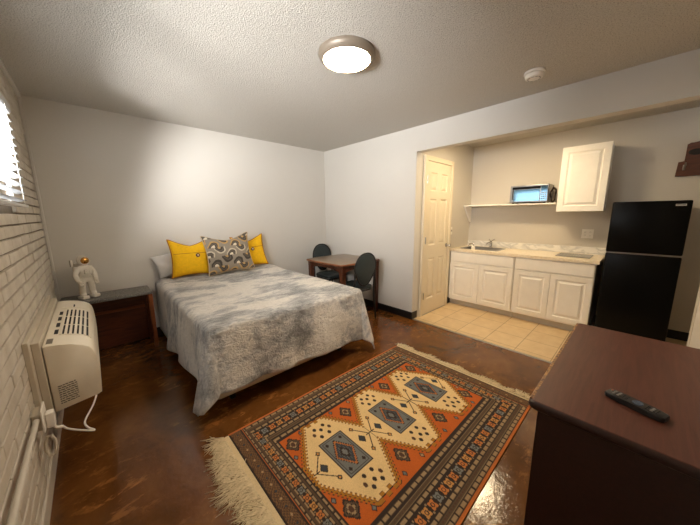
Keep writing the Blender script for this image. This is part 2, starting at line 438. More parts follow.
# door_1 in the kitchenette side wall (six moulded panels)
F = lambda u, v, d: (u, YO-d, v)
bm = B()
dx0, dx1 = 3.545, 4.185
w = dx1-dx0; sL = 0.10; mid = 0.10; pw = (w-2*sL-mid)/2
cols = [(dx0+sL, dx0+sL+pw), (dx1-sL-pw, dx1-sL)]
rows = [(0.22, 0.80), (0.98, 1.60), (1.70, 1.94)]
panels = [(a, b, c, e) for a, b in cols for c, e in rows]
panel_slab(bm, dx0, dx1, 0.008, 2.07, 0.002, 0.022, panels, [(0, 0), (0.012, -0.013), (0.022, -0.013), (0.045, -0.002)], F)
door = struct('door_1', bm, M['door'])
bm = B()
for lo, hi in (((dx0-0.062, YO-0.032, 0), (dx0-0.003, YO, 2.135)), ((dx1+0.003, YO-0.032, 0), (dx1+0.058, YO, 2.135)), ((dx0-0.003, YO-0.032, 2.074), (dx1+0.003, YO, 2.135))):
    box(bm, lo, hi, 0.006, 2)
obj('door_casing', bm, M['door'], door)
bm = B(); R90 = Matrix.Rotation(PI/2, 4, 'X')
lathe(bm, [(0, 0), (0.028, 0), (0.028, 0.006), (0.012, 0.012), (0.011, 0.035), (0.02, 0.042), (0.027, 0.055), (0.022, 0.068), (0, 0.072)], (4.135, YO-0.022, 0.945), 20, R90)
tube(bm, [(4.135, YO-0.07, 0.945), (4.10, YO-0.075, 0.945), (4.065, YO-0.072, 0.94)], [0.009, 0.008, 0.006], 8)
obj('door_handle', bm, M['nickel'], door, True)
for zz in (0.28, 1.05, 1.84):
    bm = B(); box(bm, (dx0-0.006, YO-0.036, zz-0.045), (dx0+0.012, YO-0.021, zz+0.045), 0.002, 1)
    tube(bm, [(dx0-0.001, YO-0.036, zz-0.046), (dx0-0.001, YO-0.036, zz+0.046)], 0.006, 8)
    obj('hinge', bm, M['nickel'], door)
bm = B(); box(bm, (dx0, YO-0.03, 0.0), (dx1, YO-0.002, 0.008), 0.002, 1); obj('threshold', bm, M['nickel'], door)

# ------------------------------------------------------------------ CEILING LIGHTS, DETECTOR
def ceiling_light(name, label, x, y, lampmat, r=0.185):
    t = thing(name, label, 'ceiling light', (x, y, H))
    bm = B(); lathe(bm, [(0, H), (r, H), (r+0.002, H-0.010), (r-0.002, H-0.024), (r-0.016, H-0.040), (r-0.029, H-0.046), (r-0.033, H-0.041), (r-0.033, H-0.015), (0, H-0.015)], (x, y, 0), 48)
    obj('metal_ring', bm, M['bronze'], t, True)
    bm = B(); R = r-0.034; lathe(bm, [(0, H-0.057), (R*0.4, H-0.056), (R*0.8, H-0.052), (R, H-0.044), (R, H-0.018), (0, H-0.018)], (x, y, 0), 48)
    obj('diffuser', bm, lampmat, t, True)
ceiling_light('ceiling_light', 'round flush ceiling light, lit, with brownish metal ring on the textured ceiling', 1.68, 1.66, M['lamp'])
ceiling_light('ceiling_light', 'round lit flush light on the kitchenette ceiling, hidden behind the header', 3.86, 1.36, M['klamp'])
t = thing('smoke_detector', 'small round white smoke detector on the ceiling beside the header', 'smoke detector', (2.88, 0.89, H))
bm = B(); lathe(bm, [(0, H), (0.068, H), (0.070, H-0.012), (0.066, H-0.016), (0, H-0.016)], (2.88, 0.89, 0), 36); obj('mounting_plate', bm, M['plastic_w'], t, True)
bm = B(); lathe(bm, [(0.05, H-0.016), (0.062, H-0.020), (0.062, H-0.034), (0.054, H-0.045), (0.03, H-0.049), (0, H-0.05)], (2.88, 0.89, 0), 36); obj('sensor_cover', bm, M['plastic_w'], t, True)
bm = B()
for k in range(10):
    a = 2*PI*k/10
    box(bm, (-0.008, -0.0025, -0.001), (0.008, 0.0025, 0.001), 0, rot=Matrix.Translation((0.04*math.cos(a), 0.04*math.sin(a), 0)) @ Matrix.Rotation(a+PI/2, 4, 'Z'))
bmesh.ops.translate(bm, vec=(2.88, 0.89, H-0.0485), verts=bm.verts[:]); obj('vent_slots', bm, M['btn_grey'], t)

# ------------------------------------------------------------------ BED
X0, X1, Y0, Y1, ZT = 0.805, 2.225, 2.075, 3.985, 0.665
bed = thing('bed', 'full-size bed with cream box spring under the crushed grey blanket', 'bed', ((X0+X1)/2, (Y0+Y1)/2, 0))
bm = B(); box(bm, (X0+0.01, Y0+0.015, 0.115), (X1-0.01, Y1, 0.36), 0.025, 3); obj('box_spring', bm, M['boxspring'], bed, True)
bm = B(); box(bm, (X0, Y0, 0.362), (X1, Y1, ZT-0.03), 0.05, 4); obj('mattress', bm, M['fabric_white'], bed, True)
bm = B()
for a, b in (((X0+0.13, Y0+0.13), (X1-0.13, Y0+0.17)), ((X0+0.13, Y1-0.17), (X1-0.13, Y1-0.13)), ((X0+0.13, Y0+0.17), (X0+0.17, Y1-0.17)), ((X1-0.17, Y0+0.17), (X1-0.13, Y1-0.17))):
    box(bm, (a[0], a[1], 0.085), (b[0], b[1], 0.1145), 0.002, 1)
obj('bed_frame', bm, M['black_metal'], bed)
for x in (X0+0.16, X1-0.16):
    for y in (Y0+0.16, Y1-0.16):
        bm = B(); box(bm, (x-0.02, y-0.02, 0), (x+0.02, y+0.02, 0.085), 0.004, 1); obj('leg', bm, M['black_metal'], bed)

def blanket():
    R = 0.045
    nx, ny = 150, 150
    Ls_head, Ls_foot, Lf_l, Lf_r = 0.60, 0.49, 0.492, 0.548
    bx0, bx1, by0_ = X0-0.005+R*0.6, X1+0.005-R*0.6, Y0-0.005+R*0.6
    Wb = bx1-bx0; Lb = Y1-by0_-0.01
    smax = 0.62
    verts = []; idx = {}
    S_ = np.linspace(-0.62, Wb+0.60, nx); T_ = np.linspace(-0.60, Lb, ny)
    def nz(x, y, s, seed=0): return noise.noise(Vector((x*s, y*s, seed)))
    pts = np.zeros((nx, ny, 3)); 
    for i, s0 in enumerate(S_):
        for j, t0 in enumerate(T_):
            # rescale the overhang so that the hem follows its own line
            f = (t0/Lb) if t0 > 0 else 0
            Ls = Ls_foot+(Ls_head-Ls_foot)*f
            s = s0*(Ls/0.62) if s0 < 0 else (Wb+(s0-Wb)*(0.50/0.60) if s0 > Wb else s0)
            g = min(max(s/Wb, 0), 1)
            t = t0*((Lf_l+(Lf_r-Lf_l)*g)/0.60) if t0 < 0 else t0
            cx, cy = min(max(s, 0), Wb), max(t, 0)
            dx, dy = s-cx, t-cy
            h = math.hypot(dx, dy)
            if h > 1e-6 and dx and dy:
                lim = 0.56 if dx < 0 else 0.60
                mx_ = max(abs(dx), abs(dy))/h; hm = 0.50/mx_; h = h if hm < lim else h*(lim/hm+0.15*(1-lim/hm))
            if h < 1e-6:
                z = ZT + 0.008*nz(s, t, 2.3) + 0.006*nz(s, t*1.6, 6, 3) + 0.005*nz(s*0.6, t*2, 12, 6)
                # storage creases
                for c in (0.46, 0.92): z += 0.010*math.exp(-((s-c+0.01*nz(t, s, 3, 9))/0.018)**2)
                for c in (0.5, 1.0, 1.5): z += 0.010*math.exp(-((t-c+0.01*nz(s, t, 3, 8))/0.018)**2)
                z += 0.03*math.exp(-((t-Lb+0.1)/0.25)**2)
                pts[i, j] = (bx0+s, by0_+t, z); continue
            ll = math.hypot(dx, dy); ux, uy = dx/ll, dy/ll
            q = R*PI/2
            if h < q: out = R*math.sin(h/R); drop = R*(1-math.cos(h/R))
            else: out = R; drop = R+(h-q)
            k = max(0, h-0.06)/0.5
            corner = 2*abs(ux*uy)          # 0 on the sides, 1 on the diagonal
            if dy == 0:  per = cy*(1 if dx < 0 else -1)+3
            elif dx == 0: per = cx
            else: per = None
            side = 1-corner
            if dx < 0 and dy == 0: fo = 0.020*math.sin(cy*13+1.2*nz(cy, 0, 2)) + 0.035 + 0.012*cy/Lb + 0.02*nz(cy, h, 4)
            elif dx > 0 and dy == 0: fo = 0.02*math.sin(cy*11)+0.03
            elif dy < 0 and dx == 0: fo = 0.018*math.sin(cx*15+3*nz(cx, 1, 2)) + 0.014 + 0.014*nz(cx, h, 5, 5) + 0.010*nz(cx, h*0.4, 14, 2)
            else:
                th = math.atan2(abs(dy), abs(dx))/(PI/2)       # 0 along the side, 1 along the foot
                fo = 0.03*(1-th)+0.010*th + (0.13 if dx < 0 else 0.12)*abs(math.sin(PI*th))**1.2 + 0.03*math.sin(3*PI*th)
            if dx < 0 and dy == 0: fo *= 1-0.85*min(1, max(0, (cy-1.15)/0.35))
            out += fo*k
            zz = ZT-drop
            if zz < 0.012: out += (0.012-zz)*0.6; zz = 0.012+0.004*abs(nz(s, t, 9))
            if dx < 0 and dy < 0: 
                vx, vy = ux, uy*0.45
                l = math.hypot(vx, vy); vx /= l; vy /= l
            else: vx, vy = ux, uy
            pts[i, j] = (bx0+cx+vx*out, by0_+cy+vy*out, zz)
    bm = B()
    V = [[bm.verts.new(pts[i, j]) for j in range(ny)] for i in range(nx)]
    for i in range(nx-1):
        for j in range(ny-1): bm.faces.new((V[i][j], V[i+1][j], V[i+1][j+1], V[i][j+1]))
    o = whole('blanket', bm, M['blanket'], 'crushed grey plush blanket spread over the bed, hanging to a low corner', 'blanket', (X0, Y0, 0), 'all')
    so = o.modifiers.new('thickness', 'SOLIDIFY'); so.thickness = 0.010; so.offset = -1
    return o
blanket()

# cushions --------------------------------------------------------
def cushion_bm(wd, ht, th, pinch=0.10, chop=0.08, n=26, ear=0.0):
    """upright cushion: x across, z up, bulging in y; origin at the bottom centre"""
    bm = B(); g = {}
    for sgn in (1, -1):
        for i in range(n+1):
            for j in range(n+1):
                u, v = -1+2*i/n, -1+2*j/n
                if sgn == -1 and (abs(u) == 1 or abs(v) == 1): g[(sgn, i, j)] = g[(1, i, j)]; continue
                pu = 1-pinch*(1-v*v); pv = 1-pinch*(1-u*u)
                x = u*pu*wd/2; z = v*pv*ht/2
                if v > 0: z -= chop*ht*max(0, 1-(abs(u)/0.9)**1.2)*v*v
                b = (max(0, 1-u*u)**0.45)*(max(0, 1-v*v)**0.45)
                y = sgn*th/2*b + 0.006*noise.noise(Vector((u*2, v*2, sgn*3)))*b*2
                g[(sgn, i, j)] = bm.verts.new((x, y, z+ht/2))
    for sgn in (1, -1):
        for i in range(n):
            for j in range(n):
                q = [g[(sgn, i, j)], g[(sgn, i+1, j)], g[(sgn, i+1, j+1)], g[(sgn, i, j+1)]]
                bm.faces.new(q if sgn == -1 else q[::-1])
    edge = [g[(1, i, 0)].co.copy() for i in range(n)]+[g[(1, n, j)].co.copy() for j in range(n)]+[g[(1, i, n)].co.copy() for i in range(n, 0, -1)]+[g[(1, 0, j)].co.copy() for j in range(n, 0, -1)]
    return bm, edge
def place(t, tilt, roll=0):
    t.rotation_euler = (math.radians(tilt), math.radians(roll), t.rotation_euler[2])
def yellow_cushion(label, loc, wd, ht, rz, tilt, roll, bx, bz):
    t = thing('throw_pillow', label, 'cushion', loc, rz, 'mustard throw pillows on the bed'); place(t, tilt, roll)
    bm, edge = cushion_bm(wd, ht, 0.15, 0.12, 0.13)
    obj('cushion_cover', bm, M['yellow'], t, 'all', True)
    bm = B(); tube(bm, edge, 0.006, 6, True); obj('piping', bm, M['yellow_pipe'], t, 'all', True)
    # envelope flap seam
    fz = ht*0.60
    def ysurf(x, z):
        u = x/(wd/2); v = (z-ht/2)/(ht/2)
        return -(0.15/2)*(max(0, 1-(u/0.93)**2)**0.45)*(max(0, 1-(v/0.93)**2)**0.45)
    bm = B(); tube(bm, [(x, ysurf(x, fz)-0.001, fz) for x in np.linspace(-wd*0.42, wd*0.42, 16)], 0.003, 5); obj('flap_seam', bm, M['yellow_pipe'], t, 'all', True)
    yb = ysurf(bx, bz)
    R = Matrix.Rotation(PI/2, 4, 'X')
    bm = B(); lathe(bm, [(0, 0.012), (0.014, 0.012), (0.021, 0.009), (0.022, 0.0), (0.018, -0.006), (0, -0.006)], (bx, yb-0.003, bz), 20, R); b = obj('button', bm, M['button'], t, True, True)
    bm = B(); lathe(bm, [(0, 0.0155), (0.006, 0.0145), (0.010, 0.0118), (0, 0.0118)], (bx, yb-0.003, bz), 16, R); obj('button_inlay', bm, M['button_in'], b, True, True)
yellow_cushion('mustard yellow throw pillow with brown button at the left, in front of the white pillow', (1.14, 3.765, 0.702), 0.445, 0.44, math.radians(4), -13, 2, 0.05, 0.235)
yellow_cushion('mustard yellow throw pillow with brown button at the right, behind the grey patterned one', (1.90, 3.845, 0.702), 0.44, 0.44, math.radians(-4), -14, -4, 0.02, 0.235)
# printed cushion
t = thing('throw_pillow', 'grey and tan throw pillow printed with scalloped fans, between the two yellow ones', 'cushion', (1.56, 3.66, 0.702), math.radians(-3)); place(t, -16, -3)
bm, edge = cushion_bm(0.56, 0.49, 0.17, 0.11, 0.12, 110)
def fan_pattern(x, z):
    cw, rh = 0.125, 0.115
    row = np.floor(z/rh); xs = x/cw + 0.5*(row % 2)
    fx = (xs-np.floor(xs)-0.5)*cw; fz = z-row*rh
    sg = np.where((np.floor(xs)+row) % 2 == 0, 1, -1); fz = np.where(sg > 0, fz, 0.115-fz); fx = fx+0.008*np.sin(z*60); r = np.hypot(fx*1.05, fz*0.8)
    cell = np.floor(xs)*3+row*5
    c = np.empty(x.shape+(3,))
    g1 = np.array(S(104, 96, 86)[:3]); g2 = np.array(S(72, 66, 60)[:3]); tan = np.array(S(196, 160, 104)[:3]); cr = np.array(S(228, 216, 192)[:3]); g3 = np.array(S(150, 140, 126)[:3])
    c[:] = g3
    ins = r < 0.062
    c[ins] = g1
    c[ins & ((np.floor(r/0.011) % 2) == 0)] = g2
    ol = (r > 0.052) & (r < 0.066)
    c[ol] = np.where((cell[ol] % 3 == 0)[:, None], tan, np.where((cell[ol] % 3 == 1)[:, None], cr*0.8, g2))
    c[(r < 0.024) & (cell % 2 == 0)] = cr
    c[(r < 0.018) & (cell % 2 == 1)] = tan
    return c
co = np.array([v.co[:] for v in bm.verts])
cc = fan_pattern(co[:, 0]+0.3, co[:, 2]+0.02)
o = obj('cushion_cover', bm, M['cushion_print'], t, 'all', True, fix=False)
at = o.data.attributes.new('pattern', 'FLOAT_COLOR', 'POINT'); at.data.foreach_set('color', np.concatenate([cc, np.ones((len(cc), 1))], 1).astype(np.float32).ravel())
bm = B(); tube(bm, edge[::3], 0.006, 6, True); obj('piping', bm, M['tan_pipe'], t, 'all', True)
# white sleeping pillow
bm, edge = cushion_bm(0.46, 0.27, 0.10, 0.10, 0.0)
t = obj('bed_pillow', bm, M['fabric_white'], None, 'all'); t.location = (1.045, 3.912, 0.735); t.rotation_euler = (math.radians(-9), math.radians(-13), 0)
props(t, 'plain white bed pillow standing against the wall behind the left yellow cushion', 'pillow')

# ------------------------------------------------------------------ RUG
RX0, RY0, RU, RVa, RVb = 0.80, 0.62, 1.757, -0.018, 1.250
def rug_colors(u, v):
    C = {k: np.array(S(*c)[:3]) for k, c in dict(org=(190, 92, 18), cream=(228, 196, 140), dark=(44, 30, 24), grey=(112, 114, 112), must=(168, 112, 22), bead=(164, 138, 102), gs=(92, 72, 50), blue=(52, 58, 66), brown=(84, 54, 36), lt=(196, 140, 74), edge=(192, 104, 40), org2=(196, 120, 56)).items()}
    n = u.shape; out = np.empty(n+(3,)); out[:] = C['org']
    vc = (RVa+RVb)/2
    dv = np.minimum(v-RVa, RVb-v); du = np.minimum(u, RU-u)
    ub, uo, vb = 0.205, 0.078, 0.275
    duq = (du-uo)*(vb/(ub-uo))
    onu = duq < dv
    d = np.where(onu, duq, dv); s = np.where(onu, v, u)
    border = (d < vb)
    # guard stripes by distance d
    def band(lo, hi): return border & (d >= lo) & (d < hi)
    out[border] = C['dark']
    out[band(0, 0.014)] = C['edge']
    for c in (0.031, 0.083, 0.184, 0.250):
        mk = band(c-0.011, c+0.011) & ((s % 0.046) > 0.007)
        out[mk] = C['bead']*0.9
        mk2 = band(c-0.011, c+0.011) & ((s % 0.046) > 0.007) & (((s % 0.046) < 0.011) | (np.abs(d-c) > 0.0085))
        out[mk2] = C['gs']
    for c in (0.058, 0.213):
        out[band(c-0.011, c+0.011)] = C['gs']*0.85
        out[band(c-0.003, c+0.003) & ((s % 0.02) < 0.012)] = C['brown']
        out[band(c-0.0125, c-0.010) | band(c+0.010, c+0.0125)] = C['bead']*0.6
    # flowers in the main guard
    P = 0.0535; k = np.floor(s/P); fs = s-(k+0.5)*P; fd = d-0.132
    fdk = np.where(onu, fd*0.75, fd)
    ang = np.arctan2(fdk*0.8, fs); r = np.hypot(fdk*0.8, fs)
    fl = border & (np.abs(fd) < 0.035)
    pet = 0.0195+0.0045*np.cos(4*ang+PI)
    col = np.where((k % 4 == 3)[..., None], C['grey']*1.15, np.where((k % 4 == 1)[..., None], C['lt'], C['org2']))
    mk = fl & (r < pet); out[mk] = col[mk]
    out[fl & (r < 0.0105)] = C['dark']
    mk = fl & (r < 0.006); out[mk] = col[mk]
    mk = fl & (np.abs(np.abs(fs)-P/2) < 0.004) & (np.abs(fd) > 0.020) & (np.abs(fd) < 0.03); out[mk] = C['bead']*0.8
    # ornate end strips
    end = du < uo
    out[end] = C['brown']*0.75
    a = (v*1.0 % 0.10)-0.05; e = du-0.042
    dd = np.abs(a)/0.05+np.abs(e)/0.034
    out[end & (np.abs((dd*4) % 1-0.5) < 0.16) & (dd < 1.7)] = C['gs']
    out[end & (np.abs((dd*4+0.5) % 1-0.5) < 0.10) & (dd < 1.7)] = C['lt']*0.55
    out[end & (dd < 0.2)] = C['bead']
    out[end & ((np.abs(a)-0.05)**2+e*e < 0.006**2)] = C['blue']
    out[end & (du < 0.007)] = C['dark']
    out[end & (np.abs(du-uo+0.005) < 0.005)] = C['dark']
    out[(end) & (dv < 0.014)] = C['edge']*0.8
    # field ----------------------------------------------------------
    F = ~border & ~end
    out[F & (d < vb+0.006)] = C['dark']
    poly = [(.226, .565), (.236, .70), (.385, .955), (.525, .955), (.677, .695), (.845, .950), (.985, .950), (1.112, .695), (1.262, .945), (1.372, .945), (1.525, .70), (1.540, .565), (1.385, .312), (1.268, .312), (1.118, .568), (.965, .312), (.830, .312), (.679, .568), (.530, .312), (.385, .312)]
    inside = np.zeros(n, bool); dist = np.full(n, 9.0); par = np.zeros(n); hor = np.zeros(n, bool); L0 = 0
    for (x1, y1), (x2, y2) in zip(poly, poly[1:]+poly[:1]):
        cond = ((y1 > v) != (y2 > v))
        with np.errstate(divide='ignore', invalid='ignore'): xi = (x2-x1)*(v-y1)/(y2-y1+1e-12)+x1
        inside ^= cond & (u < xi)
        ex, ey = x2-x1, y2-y1; L = math.hypot(ex, ey)
        tt = np.clip(((u-x1)*ex+(v-y1)*ey)/L**2, 0, 1)
        dd = np.hypot(u-x1-tt*ex, v-y1-tt*ey)
        up = dd < dist; dist[up] = dd[up]; par[up] = (L0+tt*L)[up]; hor[up] = abs(ey) < 0.01; L0 += L
    sd = np.where(inside, -dist, dist)
    tooth = np.where(hor, 0.022*((par % 0.056) < 0.028), 0.012*((par % 0.024) < 0.012))
    sd = sd+tooth-0.006
    mk = F & (sd < 0.026); out[mk] = C['dark']
    mk = F & (sd < 0.021); out[mk] = C['must']
    mk = F & (sd < 0.002) & (sd > -0.004); out[mk] = C['brown']
    mk = F & (sd <= -0.002); out[mk] = C['cream']
    cream = F & (sd < -0.006)
    def line(x1, y1, x2, y2, wd, col, where):
        ex, ey = x2-x1, y2-y1; L2 = ex*ex+ey*ey
        tt = np.clip(((u-x1)*ex+(v-y1)*ey)/L2, 0, 1)
        out[where & (np.hypot(u-x1-tt*ex, v-y1-tt*ey) < wd)] = col
    def dia(x, y, a, b, col, where): out[where & (np.abs(u-x)/a+np.abs(v-y)/b < 1)] = col
    VM = 0.632
    for jx in (0.677, 1.116):
        for sg in (1, -1):
            line(jx, VM, jx+sg*0.035, VM, 0.003, C['dark'], cream)
            for sv in (1, -1):
                line(jx+sg*0.012, VM, jx+sg*0.075, VM+sv*0.095, 0.003, C['dark'], cream)
                dia(jx+sg*0.078, VM+sv*0.10, 0.016, 0.02, C['dark'], cream); dia(jx+sg*0.078, VM+sv*0.10, 0.008, 0.010, C['lt'], cream)
            dia(jx+sg*0.075, VM, 0.026, 0.036, C['dark'], cream); dia(jx+sg*0.075, VM, 0.020, 0.028, C['blue'], cream)
        line(jx, VM-0.07, jx, VM+0.07, 0.003, C['dark'], cream)
    for jx, sg in ((0.30, 1), (1.475, -1)):
        dia(jx, VM, 0.026, 0.036, C['dark'], cream); dia(jx, VM, 0.020, 0.028, C['blue'], cream)
        for sv in (1, -1):
            line(jx-sg*0.05, VM, jx+sg*0.03, VM+sv*0.095, 0.003, C['dark'], cream)
            dia(jx+sg*0.03, VM+sv*0.10, 0.016, 0.02, C['dark'], cream); dia(jx+sg*0.03, VM+sv*0.10, 0.008, 0.010, C['lt'], cream)
        line(jx-sg*0.07, VM, jx-sg*0.03, VM, 0.003, C['dark'], cream)
    for mx in (0.457, 0.897, 1.333):
        a, b = np.abs(u-mx), np.abs(v-VM)
        out[F & (a < 0.090) & (b < 0.147)] = C['dark']
        out[F & (a < 0.083) & (b < 0.140)] = C['grey']
        out[F & (a < 0.074) & (b < 0.130) & ~((a < 0.071) & (b < 0.127))] = C['dark']
        st = np.floor(a/0.008)*0.008
        h = st/0.062+b/0.105
        out[F & (h < 1.06)] = C['dark']
        out[F & (h < 0.98)] = C['org2']*0.8
        out[F & (h < 0.82)] = C['blue']
        out[F & (h < 0.62) & (((u*140) % 2 < 0.8))] = C['grey']*0.7
        out[F & (h < 0.42)] = C['dark']
        out[F & (h < 0.22)] = C['grey']
        for sx in (1, -1):
            for sy in (1, -1): dia(mx+sx*0.052, VM+sy*0.105, 0.012, 0.016, C['dark'], F)
        for sx in (1, -1):
            for sy in (1, -1):
                for ox, oy in ((0.030, 0.185), (0.060, 0.225), (0.0, 0.235), (0.034, 0.262)):
                    if sx < 0 and ox == 0.0: continue
                    r = ((u-mx-sx*ox)/0.011)**2+((v-VM-sy*oy)/0.015)**2
                    out[cream & (r < 1)] = C['dark'] if oy != 0.225 else C['brown']
    orange = F & (sd > 0.026)
    for gx, gy, sc in ((.262, .892, 1), (.262, .372, 1), (.685, .880, 1), (.685, .388, 1), (1.115, .880, 1), (1.12, .388, 1), (1.495, .885, 1), (1.495, .380, 1)):
        a = np.floor(np.abs(u-gx)/0.006)*0.006; b = np.floor(np.abs(v-gy)/0.006)*0.006
        h = a/(0.045*sc)+b/(0.058*sc)
        for lim, c in ((1.0, 'dark'), (0.78, 'gs'), (0.55, 'dark'), (0.45, 'bead'), (0.25, 'brown')): out[orange & (h < lim)] = C[c]*(0.9)
    for gx, gy in ((.60, .945), (.77, .945), (1.04, .945), (1.19, .945), (.60, .305), (.77, .305), (1.04, .305), (1.20, .305), (.345, .94), (.345, .30), (1.43, .945), (1.44, .295), (.225, .80), (1.53, .80), (.225, .46), (1.53, .46)):
        dia(gx, gy, 0.016, 0.022, C['dark'], orange); dia(gx, gy, 0.010, 0.014, C['bead'] if int(gx*100) % 2 else C['grey'], orange)
    # hand-woven abrash
    ab = 1+0.05*np.sin(u*37+np.sin(v*9))*np.sin(u*11)+rng.normal(0, 0.05, n)
    return np.clip(out*ab[..., None], 0, 1)
rug = thing('area_rug', 'oriental wool rug with three blue medallions on an orange field, lying on the concrete floor', 'rug', (RX0+RU/2, RY0+(RVa+RVb)/2, 0))
nu, nv = 520, 376
us = np.linspace(0, RU, nu); vs_ = np.linspace(RVa, RVb, nv)
Ug, Vg = np.meshgrid(us, vs_, indexing='ij')
Zg = 0.009+0.0012*np.sin(Ug*5)*np.sin(Vg*4)
top = np.stack([Ug-RU/2, Vg-(RVa+RVb)/2, Zg], -1).reshape(-1, 3)
cc = rug_colors(Ug, Vg).reshape(-1, 3)
I = np.arange(nu*nv).reshape(nu, nv)
quads = np.stack([I[:-1, :-1], I[1:, :-1], I[1:, 1:], I[:-1, 1:]], -1).reshape(-1, 4)
ring = np.concatenate([I[:, 0], I[-1, 1:], I[-2::-1, -1], I[0, -2:0:-1]])
low = top[ring].copy(); low[:, 2] = 0.001
lowi = np.arange(len(ring))+nu*nv
rn = np.roll(ring, -1); ln_ = np.roll(lowi, -1)
side = np.stack([ring, lowi, ln_, rn], -1)
me = bpy.data.meshes.new('woven_field')
me.from_pydata(np.concatenate([top, low]).tolist(), [], np.concatenate([quads, side]).tolist()+[lowi[::-1].tolist()])
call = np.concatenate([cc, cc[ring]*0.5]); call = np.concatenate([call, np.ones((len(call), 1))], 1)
me.attributes.new('pattern', 'FLOAT_COLOR', 'POINT').data.foreach_set('color', call.astype(np.float32).ravel())
me.materials.append(M['rug'])
o = bpy.data.objects.new('woven_field', me); COL.objects.link(o); o.parent = rug
def fringe(u0, sgn, length, jit, count, v0, v1, lenf):
    bm = B()
    for k in range(count):
        v = random.uniform(v0, v1); L = length*random.uniform(0.75, 1.15)*lenf(v)
        a = random.gauss(0, 0.35); pts = []
        x, y = 0.0, 0.0; zb = 0.003+random.random()*0.008
        for q in range(6):
            pts.append((RX0+u0+sgn*x, RY0+v+y, max(0.0025, zb*math.sin(PI*min(1, q/5+0.15))+0.0025)))
            a += random.gauss(0, jit); x += math.cos(a)*L/5; y += math.sin(a)*L/5
        tube(bm, pts, [0.0022, 0.0022, 0.002, 0.002, 0.0018, 0.001], 4)
    return bm
bm = B(); box(bm, (RX0-0.03, RY0+RVa+0.004, 0.0008), (RX0, RY0+RVb-0.004, 0.0065), 0.002, 1); obj('kilim_end', bm, M['kilim'], rug)
bm = B(); box(bm, (RX0+RU, RY0+RVa+0.004, 0.0008), (RX0+RU+0.022, RY0+RVb-0.004, 0.0065), 0.002, 1); obj('kilim_end', bm, M['kilim'], rug)
obj('fringe', fringe(-0.028, -1, 0.17, 0.32, 1000, RVa, RVb, lambda v: 0.8+0.3*math.sin(v*9)*0.5+0.15*math.sin(v*31)), M['fringe'], rug, 'all', label='long matted cream fringe', kind='stuff')
obj('fringe', fringe(RU+0.020, 1, 0.075, 0.32, 700, RVa, RVb, lambda v: 1+0.25*math.sin(v*23)), M['fringe'], rug, 'all', label='short cream fringe towards the kitchenette', kind='stuff')

# ------------------------------------------------------------------ DRESSER + REMOTE
DX0, DX1, DY0, DY1, DZ = 1.368, 2.385, YN+0.01, 0.402, 0.75
dr = thing('dresser', 'dark mahogany dresser with a worn laminate top, in the near right corner', 'dresser', ((DX0+DX1)/2, (DY0+DY1)/2, 0))
bm = B(); box(bm, (DX0+0.03, DY0+0.01, 0.06), (DX1-0.03, DY1-0.045, DZ-0.04), 0.004, 1)
box(bm, (DX0+0.03, DY1-0.05, 0.0), (DX0+0.047, DY1-0.028, DZ-0.041)); box(bm, (DX1-0.047, DY1-0.05, 0.0), (DX1-0.03, DY1-0.028, DZ-0.041))
box(bm, (DX0+0.05, DY0+0.02, 0.0), (DX1-0.05, DY1-0.075, 0.06)); obj('body', bm, M['dresser'], dr)
# moulded top: rounded slab outline with an ogee edge
def rrect(x0, x1, y0, y1, r, n=6):
    out = []
    for cx, cy, a0 in ((x1-r, y1-r, 0), (x0+r, y1-r, PI/2), (x0+r, y0+r, PI), (x1-r, y0+r, 1.5*PI)):
        for k in range(n+1):
            a = a0+PI/2*k/n; out.append((cx+r*math.cos(a), cy+r*math.sin(a)))
    return out
def slab_profile(bm, outline_fn, prof):
    loops = [[bm.verts.new((x, y, z)) for x, y in outline_fn(ins)] for ins, z in prof]
    n = len(loops[0])
    for A, C in zip(loops, loops[1:]):
        for k in range(n): bm.faces.new((A[k], A[(k+1) % n], C[(k+1) % n], C[k]))
    bm.faces.new(loops[0][::-1]); bm.faces.new(loops[-1])
bm = B(); slab_profile(bm, lambda i: rrect(DX0+i, DX1-i, DY0+i*0.2, DY1-i, 0.014), [(0.022, DZ-0.040), (0.014, DZ-0.036), (0.004, DZ-0.026), (0.0, DZ-0.014), (0.003, DZ-0.005), (0.009, DZ-0.001)])
obj('top_edge', bm, M['dresser'], dr, True)
bm = B(); slab_profile(bm, lambda i: rrect(DX0+i, DX1-i, DY0+i*0.2, DY1-i, 0.014), [(0.009, DZ-0.001), (0.0105, DZ+0.0002), (0.013, DZ+0.0004)])
obj('top_panel', bm, M['dresser_top'], dr, True)
bm = B(); box(bm, (DX0+0.02, DY1-0.013, DZ-0.009), (DX1-0.02, DY1-0.002, DZ+0.0012), 0.002, 1); obj('edge_highlight', bm, M['edge_glint'], dr, label='worn top edge with a painted golden highlight')  # thin strip carrying the painted highlight of the worn edge
for r in range(3):
    for c in range(2):
        xa = DX0+0.052+c*(DX1-DX0-0.10)/2; xb = xa+(DX1-DX0-0.10)/2-0.006
        za = 0.08+r*0.205; zb = za+0.195
        bm = B(); box(bm, (xa, DY1-0.046, za), (xb, DY1-0.03, zb), 0.004, 2); d_ = obj('drawer', bm, M['dresser'], dr)
        bm = B(); lathe(bm, [(0, 0.028), (0.010, 0.027), (0.015, 0.02), (0.010, 0.010), (0.008, 0.0), (0, 0.0)], ((xa+xb)/2, DY1-0.0305, (za+zb)/2), 16, Matrix.Rotation(-PI/2, 4, 'X')); obj('knob', bm, M['bronze'], d_, True)

